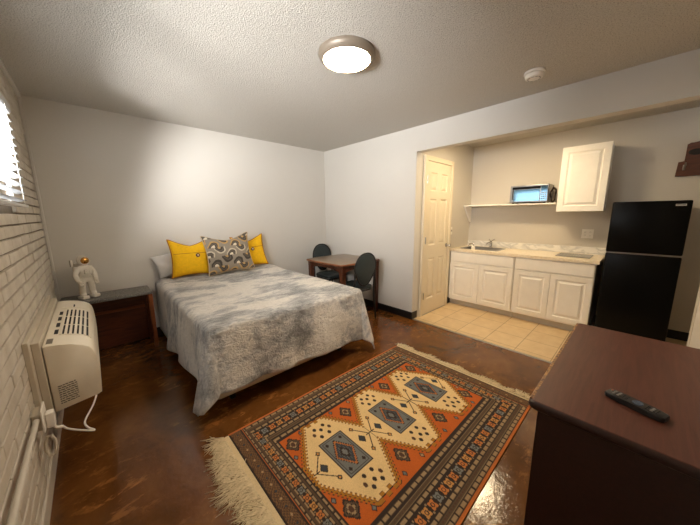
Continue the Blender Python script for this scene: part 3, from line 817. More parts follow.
pa, pb = Vector((1.605, 0.204, DZ)), Vector((1.556, 0.079, DZ))
dv_ = (pb-pa); Lr = 0.152
rm = thing('remote_control', 'black television remote lying on the dresser top', 'remote control', tuple((pa+pb)/2+Vector((0, 0, 0.001))), math.atan2(dv_.y, dv_.x))
bm = B()
prof = [(-Lr/2, 0.017), (-Lr*0.46, 0.023), (-Lr*0.25, 0.0245), (0, 0.023), (Lr*0.25, 0.0245), (Lr*0.46, 0.022), (Lr/2, 0.016)]
poly = [(x, -w_) for x, w_ in prof]+[(x, w_) for x, w_ in prof[::-1]]
prism(bm, poly, 0.0, 0.019, lambda u, v, d: (u, v, d), 0.005)
obj('remote_shell', bm, M['remote'], rm, True, True)
def rbtn(x, y, sx, sy, mat, lab=None):
    bm = B(); box(bm, (x-sx, y-sy, 0.0185), (x+sx, y+sy, 0.0215), 0.0012, 1); obj('key', bm, mat, rm, False, True, label=lab)
rbtn(-0.066, 0.008, 0.003, 0.003, M['btn_red'], 'small red power key')
for k, x in enumerate((-0.054, -0.043, -0.032, -0.021)):
    for y in (-0.010, 0.0, 0.010): rbtn(x, y, 0.0034, 0.0036, M['btn_grey'] if k < 2 else M['remote'])
bm = B(); lathe(bm, [(0.006, 0.0185), (0.006, 0.021), (0.013, 0.0215), (0.0145, 0.0185)], (0.006, 0, 0), 20); obj('direction_ring', bm, M['btn_blue'], rm, True, True)
rbtn(0.006, 0, 0.004, 0.004, M['btn_blue'])
for x in (0.03, 0.042, 0.054):
    for y in (-0.010, 0.0, 0.010): rbtn(x, y, 0.0036, 0.0034, M['btn_grey'] if x == 0.042 else M['remote'])

# ------------------------------------------------------------------ BENCH + ASTRONAUT
BX1, BYF, BZ = 0.712, 3.66, 0.628
be = thing('console_bench', 'red-brown wooden bench with grey speckled top against the back wall beside the bed', 'bench', (BX1/2, 3.83, 0))
bm = B(); box(bm, (0.026, BYF, BZ-0.035), (BX1, D-0.024, BZ), 0.008, 2); obj('bench_top', bm, M['bench_top'], be)
bm = B(); box(bm, (0.04, D-0.05, 0.02), (BX1-0.03, D-0.03, BZ-0.036)); obj('back_panel', bm, M['bench_wood'], be)
bm = B(); box(bm, (0.04, D-0.068, 0.395), (BX1-0.05, D-0.0505, 0.425), 0.003, 1); obj('rail', bm, M['bench_rail'], be)
def taper_leg(x, y, z0, z1, a, b, dx=0, dy=0):
    bm = B()
    lo = [bm.verts.new((x+dx+sx*b, y+dy+sy*b, z0)) for sx, sy in ((-1, -1), (1, -1), (1, 1), (-1, 1))]
    hi = [bm.verts.new((x+sx*a, y+sy*a, z1)) for sx, sy in ((-1, -1), (1, -1), (1, 1), (-1, 1))]
    bm.faces.new(lo[::-1]); bm.faces.new(hi)
    for k in range(4): bm.faces.new((lo[k], lo[(k+1) % 4], hi[(k+1) % 4], hi[k]))
    bmesh.ops.bevel(bm, geom=bm.edges[:], offset=0.003, segments=1, affect='EDGES'); return bm
for x, y in ((BX1-0.02, BYF+0.03), (0.06, BYF+0.03), (BX1-0.025, D-0.055), (0.06, D-0.09)):
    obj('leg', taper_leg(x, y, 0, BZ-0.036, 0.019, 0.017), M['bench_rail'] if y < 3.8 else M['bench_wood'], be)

def astronaut():
    s = 1.0
    t = thing('astronaut_figurine', 'white glazed astronaut figurine with gold visor standing on the grey bench top', 'figurine', (0.225, 3.80, BZ), math.radians(30))
    t.scale = (0.93, 0.93, 1.08)
    # faces local -Y; about 0.39 m tall
    V = [(0, 0, .185), (0, 0.004, .225), (0, 0.004, .268), (0, 0, .292), (0, -0.002, .322), (0, -0.004, .345),       # 0 pelvis .. 5 head
         (.036, 0, .165), (.042, -.004, .100), (.045, -.004, .040), (.048, -.034, .022),                              # right leg
         (-.036, 0, .165), (-.042, -.004, .100), (-.045, -.004, .040), (-.048, -.034, .022),                          # left leg
         (.055, 0, .268), (.082, -.002, .225), (.078, -.026, .178), (.068, -.040, .160),                              # right arm
         (-.055, 0, .268), (-.082, -.002, .225), (-.080, -.022, .178), (-.072, -.034, .158)]                          # left arm
    E_ = [(0, 1), (1, 2), (2, 3), (3, 4), (4, 5), (0, 6), (6, 7), (7, 8), (8, 9), (0, 10), (10, 11), (11, 12), (12, 13), (2, 14), (14, 15), (15, 16), (16, 17), (2, 18), (18, 19), (19, 20), (20, 21)]
    R = [.046, .048, .050, .032, .040, .036, .034, .029, .028, .025, .034, .029, .028, .025, .027, .024, .021, .019, .027, .024, .021, .019]
    o = skin_body('suit', V, E_, R, M['ceramic'], t)
    bm = B(); bmesh.ops.create_uvsphere(bm, u_segments=24, v_segments=16, radius=1.0)
    bmesh.ops.scale(bm, vec=(.046, .046, .047), verts=bm.verts[:]); bmesh.ops.translate(bm, vec=(0, -.002, .338), verts=bm.verts[:]); obj('helmet', bm, M['ceramic'], t, 'all', True)
    bm = B(); bmesh.ops.create_uvsphere(bm, u_segments=24, v_segments=16, radius=1.0)
    bmesh.ops.scale(bm, vec=(.036, .030, .031), verts=bm.verts[:]); bmesh.ops.translate(bm, vec=(0, -.032, .338), verts=bm.verts[:]); obj('visor', bm, M['gold'], t, 'all', True)
    bm = B(); tube(bm, [(.043*math.cos(a), -.030-.006*abs(math.cos(a)), .338+.034*math.sin(a)) for a in np.linspace(0, 2*PI, 24, endpoint=False)], .006, 6, True); obj('visor_rim', bm, M['ceramic'], t, 'all', True)
    bm = B(); box(bm, (-.055, .040, .185), (.055, .082, .318), .012, 3); box(bm, (-.075, .045, .285), (-.055, .07, .345), .006, 2); obj('backpack', bm, M['ceramic'], t, True, True)
    bm = B(); box(bm, (-.030, -.066, .222), (.030, -.046, .262), .005, 2); box(bm, (-.022, -.070, .245), (-.008, -.060, .255), .002, 1); box(bm, (.006, -.070, .230), (.022, -.060, .255), .002, 1); obj('chest_pack', bm, M['ceramic'], t, True, True)
    bm = B(); tube(bm, [(.056*math.cos(a), .050*math.sin(a), .196) for a in np.linspace(0, 2*PI, 24, endpoint=False)], .007, 6, True); obj('belt', bm, M['ceramic'], t, 'all', True)
    for sx in (-1, 1):
        bm = B(); box(bm, (sx*.048-.030, -.062, 0), (sx*.048+.030, .030, .032), .012, 3); obj('boot', bm, M['ceramic'], t, True, True)
        hx, hy, hz = (.066 if sx > 0 else -.071), (-.046 if sx > 0 else -.04), .152
        bm = B(); tube(bm, [(hx, hy+.006, hz+.012), (hx, hy, hz), (hx*.96, hy-.008, hz-.014)], [.019, .020, .015], 10)
        for q in range(4): tube(bm, [(hx*.96+(q-1.5)*.0085, hy-.010, hz-.010), (hx*.93+(q-1.5)*.0085, hy-.018, hz-.022), (hx*.88+(q-1.5)*.0080, hy-.012, hz-.032)], [.0055, .005, .004], 7)
        tube(bm, [(hx-sx*.014, hy-.004, hz), (hx-sx*.022, hy-.014, hz-.008), (hx-sx*.020, hy-.020, hz-.016)], [.0055, .005, .004], 7)
        obj('glove', bm, M['ceramic'], t, 'all', True)
astronaut()

# ------------------------------------------------------------------ AIR CONDITIONER, CORD, OUTLET, CONDUIT
AY0, AY1 = 2.25, 3.33
ac = thing('wall_air_conditioner', 'almond through-wall air conditioner with louvered top on the painted brick wall', 'air conditioner', (0.0, (AY0+AY1)/2, 0.33))
bm = B(); box(bm, (0.0, AY0-0.05, 0.33), (0.022, AY1+0.05, 0.79), 0.003, 1); obj('wall_flange', bm, M['sleeve'], ac)
bm = B(); box(bm, (0.022, AY0-0.005, 0.355), (0.054, AY1+0.005, 0.765), 0.003, 1); obj('sleeve', bm, M['sleeve'], ac)
AP = [(0.058, 0.358), (0.236, 0.384), (0.250, 0.392), (0.2545, 0.45), (0.256, 0.54), (0.252, 0.62), (0.246, 0.655), (0.232, 0.682), (0.205, 0.702), (0.165, 0.718), (0.12, 0.729), (0.075, 0.735), (0.058, 0.735)]
bm = B(); prism(bm, AP, AY0, AY1, lambda u, v, d: (u, d, v), 0.006); obj('body', bm, M['ac'], ac, True)
def ztop(x):
    xs = [p[0] for p in AP[11:5:-1]]; zs = [p[1] for p in AP[11:5:-1]]
    return float(np.interp(x, xs, zs))
def strip(bm, x0, x1, y0, y1, h0, h1, n=4):
    for k in range(n):
        xa, xb = x0+(x1-x0)*k/n, x0+(x1-x0)*(k+1)/n
        c = [(xa, y0, ztop(xa)+h1), (xb, y0, ztop(xb)+h1), (xb, y1, ztop(xb)+h1), (xa, y1, ztop(xa)+h1), (xa, y0, ztop(xa)+h0), (xb, y0, ztop(xb)+h0), (xb, y1, ztop(xb)+h0), (xa, y1, ztop(xa)+h0)]
        v = [bm.verts.new(p) for p in c]
        for q in ((0, 1, 2, 3), (7, 6, 5, 4), (0, 4, 5, 1), (1, 5, 6, 2), (2, 6, 7, 3), (3, 7, 4, 0)): bm.faces.new([v[i] for i in q])
gy0, gy1 = 2.42, 3.02
bm = B(); strip(bm, 0.118, 0.232, gy0, gy1, -0.002, 0.0012, 8); gr = obj('air_vent', bm, M['dark'], ac)  # dark sheet laid on the body, painted as shade inside the vent
bm = B()
nb = 7
for k in range(nb):
    xa = 0.116+k*(0.118/(nb-1))-0.0052
    strip(bm, xa, xa+0.0104, gy0, gy1, 0.001, 0.007, 1)
for yy in np.linspace(gy0, gy1, 4): strip(bm, 0.114, 0.236, yy-0.003, yy+0.003, 0.001, 0.006, 6)
obj('louver', bm, M['ac'], gr)
for k in range(4):
    y0_ = gy0+0.03+k*0.145
    bm = B(); strip(bm, 0.088, 0.104, y0_, y0_+0.085, -0.002, 0.0012, 1); obj('vent_slot', bm, M['dark'], ac)  # dark strips painted as the shade in each slot
bm = B(); strip(bm, 0.085, 0.238, 3.08, 3.28, -0.002, 0.004, 8); cp = obj('control_door', bm, M['ac'], ac)
bm = B(); strip(bm, 0.15, 0.158, 3.10, 3.17, 0.003, 0.0055, 1); obj('latch', bm, M['dark'], cp)
bm = B(); strip(bm, 0.068, 0.092, 2.29, 2.37, -0.002, 0.0012, 2); obj('rating_sticker', bm, M['ink'], ac)
bm = B()
for k in range(9):     # fine-print block on the near end
    zz = 0.500-k*0.0125; x = 0.085
    while x < 0.155:
        wv = random.uniform(0.006, 0.018); xe = min(x+wv, 0.158)
        box(bm, (x, AY0-0.0012, zz-0.0028+x*0.14-0.012), (xe, AY0+0.001, zz+0.0028+x*0.14-0.012)); x = xe+0.0025
obj('printed_notice', bm, M['ink'], ac)
cpts = smoothpath([(0.226, 2.262, 0.384), (0.205, 2.22, 0.345), (0.172, 2.18, 0.305), (0.165, 2.15, 0.292), (0.175, 2.135, 0.270), (0.196, 2.125, 0.252), (0.19, 2.115, 0.256), (0.14, 2.105, 0.295), (0.105, 2.10, 0.328), (0.092, 2.095, 0.352)], 8)
bm = B(); tube(bm, cpts, 0.0045, 8); obj('power_cord', bm, M['plastic_w'], ac, 'all')
bm = B(); box(bm, (0.0415, 2.075, 0.375), (0.073, 2.12, 0.455), 0.008, 3); tube(bm, smoothpath([(0.062, 2.09, 0.385), (0.072, 2.09, 0.362), (0.092, 2.095, 0.352)], 5), 0.007, 8)
obj('plug', bm, M['plastic_w'], ac, True)
hx = [(0.066+0.0, 0)]
bm = B(); c0 = Vector((0.045, 2.06, 0.295))
tube(bm, [c0+Vector((0.018*math.cos(a)+0.0, 0.012*math.sin(a), 0.05*math.sin(a))) for a in np.linspace(PI/8, 2*PI+PI/8, 8, endpoint=False)], 0.007, 6, True)
obj('strain_loop', bm, M['sleeve'], ac)

ob = thing('outlet_box', 'surface-mounted white outlet box on the brick wall under the air conditioner', 'outlet', (0.0, 2.095, 0.38))
bm = B(); box(bm, (0.003, 2.05, 0.392), (0.034, 2.14, 0.478), 0.004, 2); obj('box_body', bm, M['sleeve'], ob)
bm = B(); box(bm, (0.034, 2.04, 0.38), (0.041, 2.15, 0.492), 0.003, 2); obj('cover_plate', bm, M['plastic_w'], ob)
bm = B(); tube(bm, smoothpath([(0.026, 0.2, 0.47), (0.026, 1.2, 0.468), (0.020, 1.97, 0.455), (0.018, 2.049, 0.445)], 4), 0.0115, 12)
whole('conduit_pipe', bm, M['white_trim'], 'painted white conduit pipe running along the brick wall to the outlet box', 'pipe', (0.026, 1.0, 0.47), True)

# ------------------------------------------------------------------ TABLE + CHAIRS
TX0, TX1, TY0, TY1, TZ = 2.562, 3.318, 2.748, 3.535, 0.77
def tab_outline(i):
    x0, x1, y0, y1, c, bow = TX0+i, TX1-i, TY0+i, TY1-i, 0.018, 0.022
    pts = []
    def side(a, b, nrm):
        for k in range(9):
            t = k/8; s = math.sin(PI*t)*bow*(0.9 if nrm[0] <= 0 else 0.0)
            pts.append((a[0]+(b[0]-a[0])*t+nrm[0]*s, a[1]+(b[1]-a[1])*t+nrm[1]*s))
    side((x0+c, y0), (x1-c, y0), (0, -1)); side((x1, y0+c), (x1, y1-c), (1, 0)); side((x1-c, y1), (x0+c, y1), (0, 1)); side((x0, y1-c), (x0, y0+c), (-1, 0))
    return pts
tb = thing('dining_table', 'small dark cherry dining table with tan top paled by painted sheen in the room corner', 'table', ((TX0+TX1)/2, (TY0+TY1)/2, 0))
bm = B(); slab_profile(bm, tab_outline, [(0.014, TZ-0.032), (0.004, TZ-0.026), (0.0, TZ-0.014), (0.004, TZ-0.003), (0.010, TZ-0.0005)]); obj('table_rim', bm, M['table_edge'], tb, True)
bm = B(); slab_profile(bm, tab_outline, [(0.010, TZ-0.0005), (0.012, TZ+0.0004), (0.014, TZ+0.0006)]); obj('tabletop', bm, M['table_top'], tb, True)
lx0, lx1, ly0, ly1 = TX0+0.06, TX1-0.05, TY0+0.045, TY1-0.05
for x in (lx0, lx1):
    for y in (ly0, ly1):
        obj('leg', taper_leg(x, y, 0, TZ-0.033, 0.032, 0.025), M['table_wood'], tb)
def apron(a, b, axis, fixed):
    n = 14; poly = [(a, TZ-0.034), (b, TZ-0.034)]
    for k in range(n+1):
        t = k/n; poly.append((b+(a-b)*t, TZ-0.125+0.045*(math.sin(PI*t)**0.6)))
    bm = B()
    if axis == 'x': prism(bm, poly, fixed-0.010, fixed+0.010, lambda u, v, d: (u, d, v))
    else: prism(bm, poly, fixed-0.010, fixed+0.010, lambda u, v, d: (d, u, v))
    obj('apron', bm, M['table_wood'], tb)
apron(lx0+0.033, lx1-0.033, 'x', ly0); apron(lx0+0.033, lx1-0.033, 'x', ly1); apron(ly0+0.033, ly1-0.033, 'y', lx0); apron(ly0+0.033, ly1-0.033, 'y', lx1)

def back_outline(sc, n=40):
    """shield: wide round top tapering to a narrow waist; (x,z)"""
    out = []
    for k in range(n):
        a = 2*PI*k/n; c, s = math.cos(a), math.sin(a)
        z = 0.715+0.195*s if s >= 0 else 0.715+0.215*s
        wdt = 0.172 if s >= 0 else 0.172-0.055*(-s)**0.8
        x = wdt*(abs(c)**0.85)*(1 if c >= 0 else -1)
        out.append((x*sc, 0.715+(z-0.715)*sc))
    return out
def make_chair(label, loc, rz):
    t = thing('dining_chair', label, 'chair', loc, rz, 'dining chairs at the corner table')
    ylean = lambda z: -0.205-0.05*max(0, z-0.45)/0.45
    bm = B(); ol = back_outline(1.0); n = len(ol); th = 0.016
    loops = []
    for ins, y in ((0.90, th), (0.98, th*0.5), (0.98, -th*0.5), (0.90, -th)):
        loops.append([bm.verts.new((x, ylean(z)+y, z)) for x, z in back_outline(ins)])
    for A, C in zip(loops, loops[1:]):
        for k in range(n): bm.faces.new((A[k], A[(k+1) % n], C[(k+1) % n], C[k]))
    bm.faces.new(loops[0][::-1]); bm.faces.new(loops[-1])
    obj('backrest', bm, M['teal'], t, True, True)
    bm = B(); tube(bm, [(x, ylean(z), z) for x, z in back_outline(1.04)], 0.012, 8, True); obj('back_frame', bm, M['black_metal'], t, 'all', True)
    bm = B(); slab_profile(bm, lambda i: rrect(-0.20+i, 0.20-i, -0.19+i, 0.205-i, 0.07, 8), [(0.02, 0.425), (0.004, 0.432), (0.0, 0.448), (0.006, 0.466), (0.03, 0.474)]); obj('seat', bm, M['teal'], t, True, True)
    bm = B(); tube(bm, [(x, y, 0.415) for x, y in rrect(-0.185, 0.185, -0.18, 0.19, 0.06, 6)], 0.011, 8, True); obj('seat_frame', bm, M['black_metal'], t, 'all', True)
    for sx in (-1, 1):
        bm = B(); tube(bm, smoothpath([(sx*0.172, -0.235, 0.68), (sx*0.178, -0.208, 0.45), (sx*0.185, -0.205, 0.30), (sx*0.195, -0.235, 0.0)], 5), 0.012, 8); obj('leg', bm, M['black_metal'], t, 'all', True)
        bm = B(); tube(bm, smoothpath([(sx*0.165, 0.175, 0.42), (sx*0.178, 0.188, 0.25), (sx*0.190, 0.20, 0.0)], 5), 0.012, 8); obj('leg', bm, M['black_metal'], t, 'all', True)
    return t
make_chair('dark teal padded dining chair seen from behind, between the bed and the table', (2.825, 2.80, 0), math.radians(-3))
def dup(root, loc, rz, label):
    r = root.copy(); COL.objects.link(r); r.location = loc; r.rotation_euler = (0, 0, rz); r['label'] = label
    for ch in list(root.children):
        c = ch.copy(); COL.objects.link(c); c.parent = r
    return r
dup(bpy.data.objects['dining_chair'], (3.09, 3.60, 0), math.radians(178), 'dark teal padded dining chair facing the camera behind the table, by the back wall')

# ------------------------------------------------------------------ KITCHENETTE
CX = 4.33
FX = lambda u, v, d: (CX-d, u, v)
PROF = [(0, 0), (0.010, -0.009), (0.020, -0.009), (0.042, 0.001)]
def base_unit(label, y0, y1):
    t = thing('base_cabinet', label, 'cabinet', ((CX+WK)/2, (y0+y1)/2, 0), 0, 'white base cabinets of the kitchenette')
    bm = B(); box(bm, (CX+0.002, y0, 0.085), (WK-0.002, y1, 0.838)); obj('carcass', bm, M['cab'], t)
    bm = B(); box(bm, (CX+0.05, y0, 0.0), (WK-0.02, y1, 0.0845)); obj('toe_kick', bm, M['kick'], t)
    g = 0.006; ym = (y0+y1)/2
    bm = B(); box(bm, (CX-0.018, y0+g, 0.688), (CX+0.0015, y1-g, 0.832), 0.005, 2); obj('drawer_front', bm, M['cab'], t)
    for a, b in ((y0+g, ym-0.003), (ym+0.003, y1-g)):
        bm = B(); panel_slab(bm, a, b, 0.105, 0.672, -0.0015, 0.018, [(a+0.055, b-0.055, 0.16, 0.617)], PROF, FX); obj('door', bm, M['cab'], t)
base_unit('white base cabinet with two panelled doors under the sink, next to the cream door', 1.303, 2.187)
base_unit('white base cabinet with two panelled doors under the cooktop, next to the black fridge', 0.50, 1.297)
# worktop with an opening for the sink
SX0, SX1, SY0, SY1 = 4.44, 4.80, 1.58, 2.09
ct = thing('worktop', 'beige laminate worktop with marbled backsplash across both white base cabinets', 'worktop', (4.62, 1.33, 0.84))
bm = B(); z0, z1 = 0.84, 0.877
for lo, hi in (((4.305, 0.475, z0), (SX0, YO-0.003, z1)), ((SX1, 0.475, z0), (WK-0.001, YO-0.003, z1)), ((SX0, 0.475, z0), (SX1, SY0, z1)), ((SX0, SY1, z0), (SX1, YO-0.003, z1))): box(bm, lo, hi)
obj('counter_slab', bm, M['counter'], ct)
bm = B(); box(bm, (WK-0.022, 0.475, z1), (WK-0.001, YO-0.003, 0.968), 0.004, 2); obj('backsplash', bm, M['splash'], ct)
# sink
sk = thing('kitchen_sink', 'drop-in stainless steel sink at the left of the beige worktop', 'sink', ((SX0+SX1)/2, (SY0+SY1)/2, 0.70))
bm = B()
def ringloop(i, z): return [(x, y, z) for x, y in rrect(SX0-0.02+i, SX1+0.02-i, SY0-0.02+i, SY1+0.02-i, 0.05, 6)]
loops = [[bm.verts.new(p) for p in ringloop(i, z)] for i, z in ((0.0, 0.8775), (0.003, 0.883), (0.03, 0.882), (0.036, 0.876), (0.05, 0.74), (0.075, 0.722))]
n = len(loops[0])
for A, C in zip(loops, loops[1:]):
    for k in range(n): bm.faces.new((A[k], A[(k+1) % n], C[(k+1) % n], C[k]))
bm.faces.new(loops[-1]); obj('basin', bm, M['steel'], sk, True)
bm = B(); lathe(bm, [(0.0, 0.7235), (0.03, 0.7235), (0.038, 0.726), (0.04, 0.7225)], ((SX0+SX1)/2, (SY0+SY1)/2, 0), 20); obj('drain', bm, M['chrome'], sk, True)
fa = thing('faucet', 'chrome faucet with lever handle at the back edge of the steel sink', 'faucet', (4.845, 1.80, 0.878))
bm = B(); lathe(bm, [(0, 0.878), (0.03, 0.878), (0.03, 0.885), (0.020, 0.892), (0.019, 0.955), (0.014, 0.962), (0, 0.964)], (4.845, 1.80, 0), 20); obj('faucet_body', bm, M['chrome'], fa, True)
bm = B(); tube(bm, smoothpath([(4.845, 1.80, 0.93), (4.82, 1.81, 0.955), (4.78, 1.82, 0.952), (4.74, 1.83, 0.935)], 6), [0.011]*18+[0.010], 10); obj('spout', bm, M['chrome'], fa, 'all')
bm = B(); tube(bm, [(4.845, 1.80, 0.96), (4.845, 1.785, 0.985), (4.85, 1.75, 1.01)], [0.010, 0.008, 0.006], 8); tube(bm, [(4.845, 1.80, 0.96), (4.845, 1.815, 0.985), (4.85, 1.835, 1.005)], [0.010, 0.008, 0.006], 8); obj('lever_handle', bm, M['chrome'], fa, 'all')
sp = thing('dish_soap_pump', 'small white and chrome soap pump at the front left corner of the sink', 'soap pump', (4.50, 1.93, 0.883))
bm = B(); lathe(bm, [(0, 0.8835), (0.024, 0.8835), (0.026, 0.89), (0.026, 0.925), (0.018, 0.937), (0.011, 0.942), (0, 0.942)], (4.405, 1.885, -0.006), 20); obj('bottle', bm, M['plastic_w'], sp, True)
bm = B(); tube(bm, smoothpath([(4.405, 1.885, 0.934), (4.405, 1.89, 0.955), (4.405, 1.915, 0.965), (4.405, 1.945, 0.955), (4.405, 1.955, 0.925)], 6), 0.0075, 8); obj('pump_nozzle', bm, M['chrome'], sp, 'all')
sp.location = (4.405, 1.885, 0.8775)
for ch in sp.children: ch.data.transform(Matrix.Translation(Vector((4.50, 1.93, 0.883))-Vector((4.405, 1.885, 0.8775))))
ck = thing('cooktop', 'flat grey glass cooktop set in the right end of the beige worktop', 'cooktop', (4.63, 0.74, 0.877))
bm = B(); box(bm, (4.47, 0.575, 0.8775), (4.80, 0.905, 0.886), 0.003, 2); obj('glass_plate', bm, M['cooktop'], ck)
for (x, y, r) in ((4.56, 0.66, 0.055), (4.70, 0.82, 0.07)):
    bm = B(); lathe(bm, [(r-0.003, 0.886), (r-0.003, 0.8868), (r, 0.8868), (r, 0.886)], (x, y, 0), 32); obj('burner_ring', bm, M['btn_grey'], ck)

# wall shelf + bracket, microwave, wall cabinet
sh = thing('wall_shelf', 'thin white wall shelf carrying the microwave, left of the white wall cabinet', 'shelf', (4.80, 1.59, 1.50))
bm = B(); box(bm, (4.675, 1.0, 1.512), (WK-0.001, YO-0.004, 1.532), 0.003, 1); obj('shelf_board', bm, M['cab'], sh)
bm = B()
prism(bm, [(4.70, 1.5115), (WK-0.002, 1.5115), (WK-0.002, 1.27), (WK-0.035, 1.27), (4.70, 1.49)], YO-0.026, YO-0.006, lambda u, v, d: (u, d, v)); obj('bracket', bm, M['cab'], sh)
mx0, my0, my1, mz0, mz1 = 4.655, 1.085, 1.535, 1.5325, 1.775
mw = thing('microwave_oven', 'small silver microwave with a mirror-like door on the thin white shelf', 'microwave', (4.79, 1.31, 1.532))
bm = B(); box(bm, (mx0+0.012, my0, mz0+0.012), (WK-0.012, my1, mz1), 0.006, 2); obj('casing', bm, M['steel'], mw)
bm = B(); box(bm, (mx0, my0+0.004, mz0+0.014), (mx0+0.0115, my1-0.004, mz1-0.004), 0.004, 2); obj('front_frame', bm, M['steel'], mw)
bm = B(); box(bm, (mx0-0.004, my0+0.095, mz0+0.03), (mx0-0.0005, my1-0.05, mz1-0.06), 0.001, 1); obj('door_glass', bm, M['mw_glass'], mw)
bm = B(); box(bm, (mx0-0.004, my0+0.09, mz1-0.055), (mx0-0.0005, my1-0.03, mz1-0.022), 0.001, 1); box(bm, (mx0-0.004, my1-0.045, mz0+0.05), (mx0-0.0005, my1-0.034, mz1-0.056), 0.001, 1); obj('handle', bm, M['black_gloss'], mw)
bm = B(); box(bm, (mx0-0.004, my0+0.012, mz0+0.03), (mx0-0.0005, my0+0.085, mz1-0.02), 0.001, 1); kp = obj('control_panel', bm, M['mw_glass'], mw)
bm = B()
for r in range(4):
    for c in range(3): box(bm, (mx0-0.0055, my0+0.02+c*0.021, mz0+0.045+r*0.026), (mx0-0.004, my0+0.034+c*0.021, mz0+0.060+r*0.026))
obj('keypad', bm, M['btn_grey'], kp)
for y in (my0+0.04, my1-0.04):
    for x in (mx0+0.04, WK-0.05):
        bm = B(); lathe(bm, [(0, mz0), (0.012, mz0), (0.012, mz0+0.012), (0, mz0+0.012)], (x, y, 0), 12); obj('foot', bm, M['black_metal'], mw)
bm = B(); pts = []
for k in range(90):
    a = k*0.42; pts.append((4.725+0.014*math.sin(k*0.9)+0.01*math.sin(k*0.23), 1.045+0.026*math.cos(a)+0.006*math.sin(k*1.7), 1.635+0.088*math.sin(a)+0.010*math.cos(k*0.7)))
tube(bm, pts, 0.005, 6); obj('coiled_cord', bm, M['cordbrown'], mw, 'all')
wc = thing('wall_cabinet', 'white wall cabinet with one raised-panel door above the cooktop', 'cabinet', (4.78, 0.757, 1.42))
bm = B(); box(bm, (4.65, 0.54, 1.42), (WK-0.001, 0.975, 2.175), 0.002, 1); obj('carcass', bm, M['cab'], wc)
bm = B(); panel_slab(bm, 0.536, 0.979, 1.418, 2.178, -4.649+CX, -4.630+CX, [(0.595, 0.92, 1.482, 2.114)], PROF, FX); obj('door', bm, M['cab'], wc)

# outlets and switch
def plate(name, label, cat, y, z, w_, h_):
    t = thing(name, label, cat, (WK, y, z))
    bm = B(); box(bm, (WK-0.007, y-w_/2, z-h_/2), (WK-0.0005, y+w_/2, z+h_/2), 0.002, 2); obj('cover_plate', bm, M['plastic_w'], t)
    for s in (-1, 1):
        for q in (-1, 1):
            bm = B(); box(bm, (WK-0.0095, y+s*0.025-0.014, z+q*0.02-0.013), (WK-0.0068, y+s*0.025+0.014, z+q*0.02+0.013), 0.004, 1); so_ = obj('socket', bm, M['plastic_w'], t)
            bm = B()
            for e in (-1, 1): box(bm, (WK-0.0099, y+s*0.025+e*0.005-0.001, z+q*0.02-0.004), (WK-0.0094, y+s*0.025+e*0.005+0.001, z+q*0.02+0.005))
            obj('slot', bm, M['dark'], so_)
plate('wall_outlet', 'double white wall outlet above the cooktop, under the wall cabinet', 'outlet', 0.675, 1.135, 0.115, 0.115)
t = thing('light_switch', 'small white wall switch beside the cream door, above the worktop', 'switch', (4.30, YO, 1.15))
bm = B(); box(bm, (4.265, YO-0.007, 1.09), (4.335, YO-0.0005, 1.205), 0.002, 2); obj('cover_plate', bm, M['plastic_w'], t)
bm = B(); box(bm, (4.291, YO-0.020, 1.135), (4.309, YO-0.0065, 1.165), 0.003, 1); obj('toggle', bm, M['nickel'], t)

# fridge
FX0, FY0, FY1 = 4.245, -0.083, 0.440
fr = thing('refrigerator', 'black two-door refrigerator at the right end of the kitchenette', 'refrigerator', (4.56, (FY0+FY1)/2, 0))
bm = B(); box(bm, (FX0+0.062, FY0+0.004, 0.03), (WK-0.035, FY1-0.004, 1.495), 0.006, 2); obj('cabinet_body', bm, M['black_side'], fr)
bm = B(); box(bm, (FX0, FY0, 0.998), (FX0+0.058, FY1, 1.505), 0.012, 3); fd = obj('freezer_door', bm, M['black_gloss'], fr, True)
bm = B(); box(bm, (FX0, FY0, 0.075), (FX0+0.058, FY1, 0.984), 0.012, 3); obj('fridge_door', bm, M['black_gloss'], fr, True)
bm = B(); box(bm, (FX0+0.004, FY0+0.006, 0.9845), (FX0+0.061, FY1-0.006, 0.9975)); obj('door_gap_trim', bm, M['nickel'], fr)
bm = B(); box(bm, (FX0-0.003, FY0+0.035, 1.455), (FX0+0.001, FY0+0.10, 1.473), 0.001, 1); bd = obj('badge', bm, M['chrome'], fd)
bm = B()
for k in range(9): box(bm, (FX0-0.0036, FY0+0.040+k*0.0062, 1.460), (FX0-0.0029, FY0+0.044+k*0.0062, 1.468))
obj('badge_marks', bm, M['dark'], bd)
bm = B(); box(bm, (FX0+0.07, FY0+0.02, 0.0), (WK-0.06, FY1-0.02, 0.03)); box(bm, (FX0+0.02, FY0+0.015, 0.012), (FX0+0.0615, FY1-0.015, 0.07), 0.003, 1); obj('base_grille', bm, M['black_side'], fr)

# coat rack on the far wall
cr = thing('coat_rack', 'red-brown wooden wall rack with scrolled top and metal hooks, right of the fridge', 'coat rack', (WK, -0.15, 1.77))
bm = B()
prism(bm, [(0.032, 1.77), (0.025, 1.915), (-0.018, 1.92), (-0.016, 2.085), (-0.04, 2.10), (-0.06, 2.094), (-0.09, 2.105), (-0.15, 2.105), (-0.22, 2.10), (-0.245, 2.09), (-0.275, 2.075), (-0.288, 1.92), (-0.325, 1.915), (-0.332, 1.77)], 0.002, 0.024, lambda u, v, d: (WK-d, u, v), 0.003); obj('back_board', bm, M['rack_wood'], cr)
for yc in (-0.085, -0.215):
    bm = B(); lathe(bm, [(0, 0.008), (0.038, 0.007), (0.052, 0.003), (0.055, 0), (0, 0)], (0, 0, 0), 28); bmesh.ops.transform(bm, matrix=Matrix.Translation((WK-0.0245, yc, 2.005)) @ Matrix.Rotation(-PI/2, 4, 'Y') @ Matrix.Scale(0.55, 4, (1, 0, 0)), verts=bm.verts[:]); obj('oval_hole_shade', bm, M['dark'], cr, True)  # dark disc on the board, painted as the shade in an oval hole
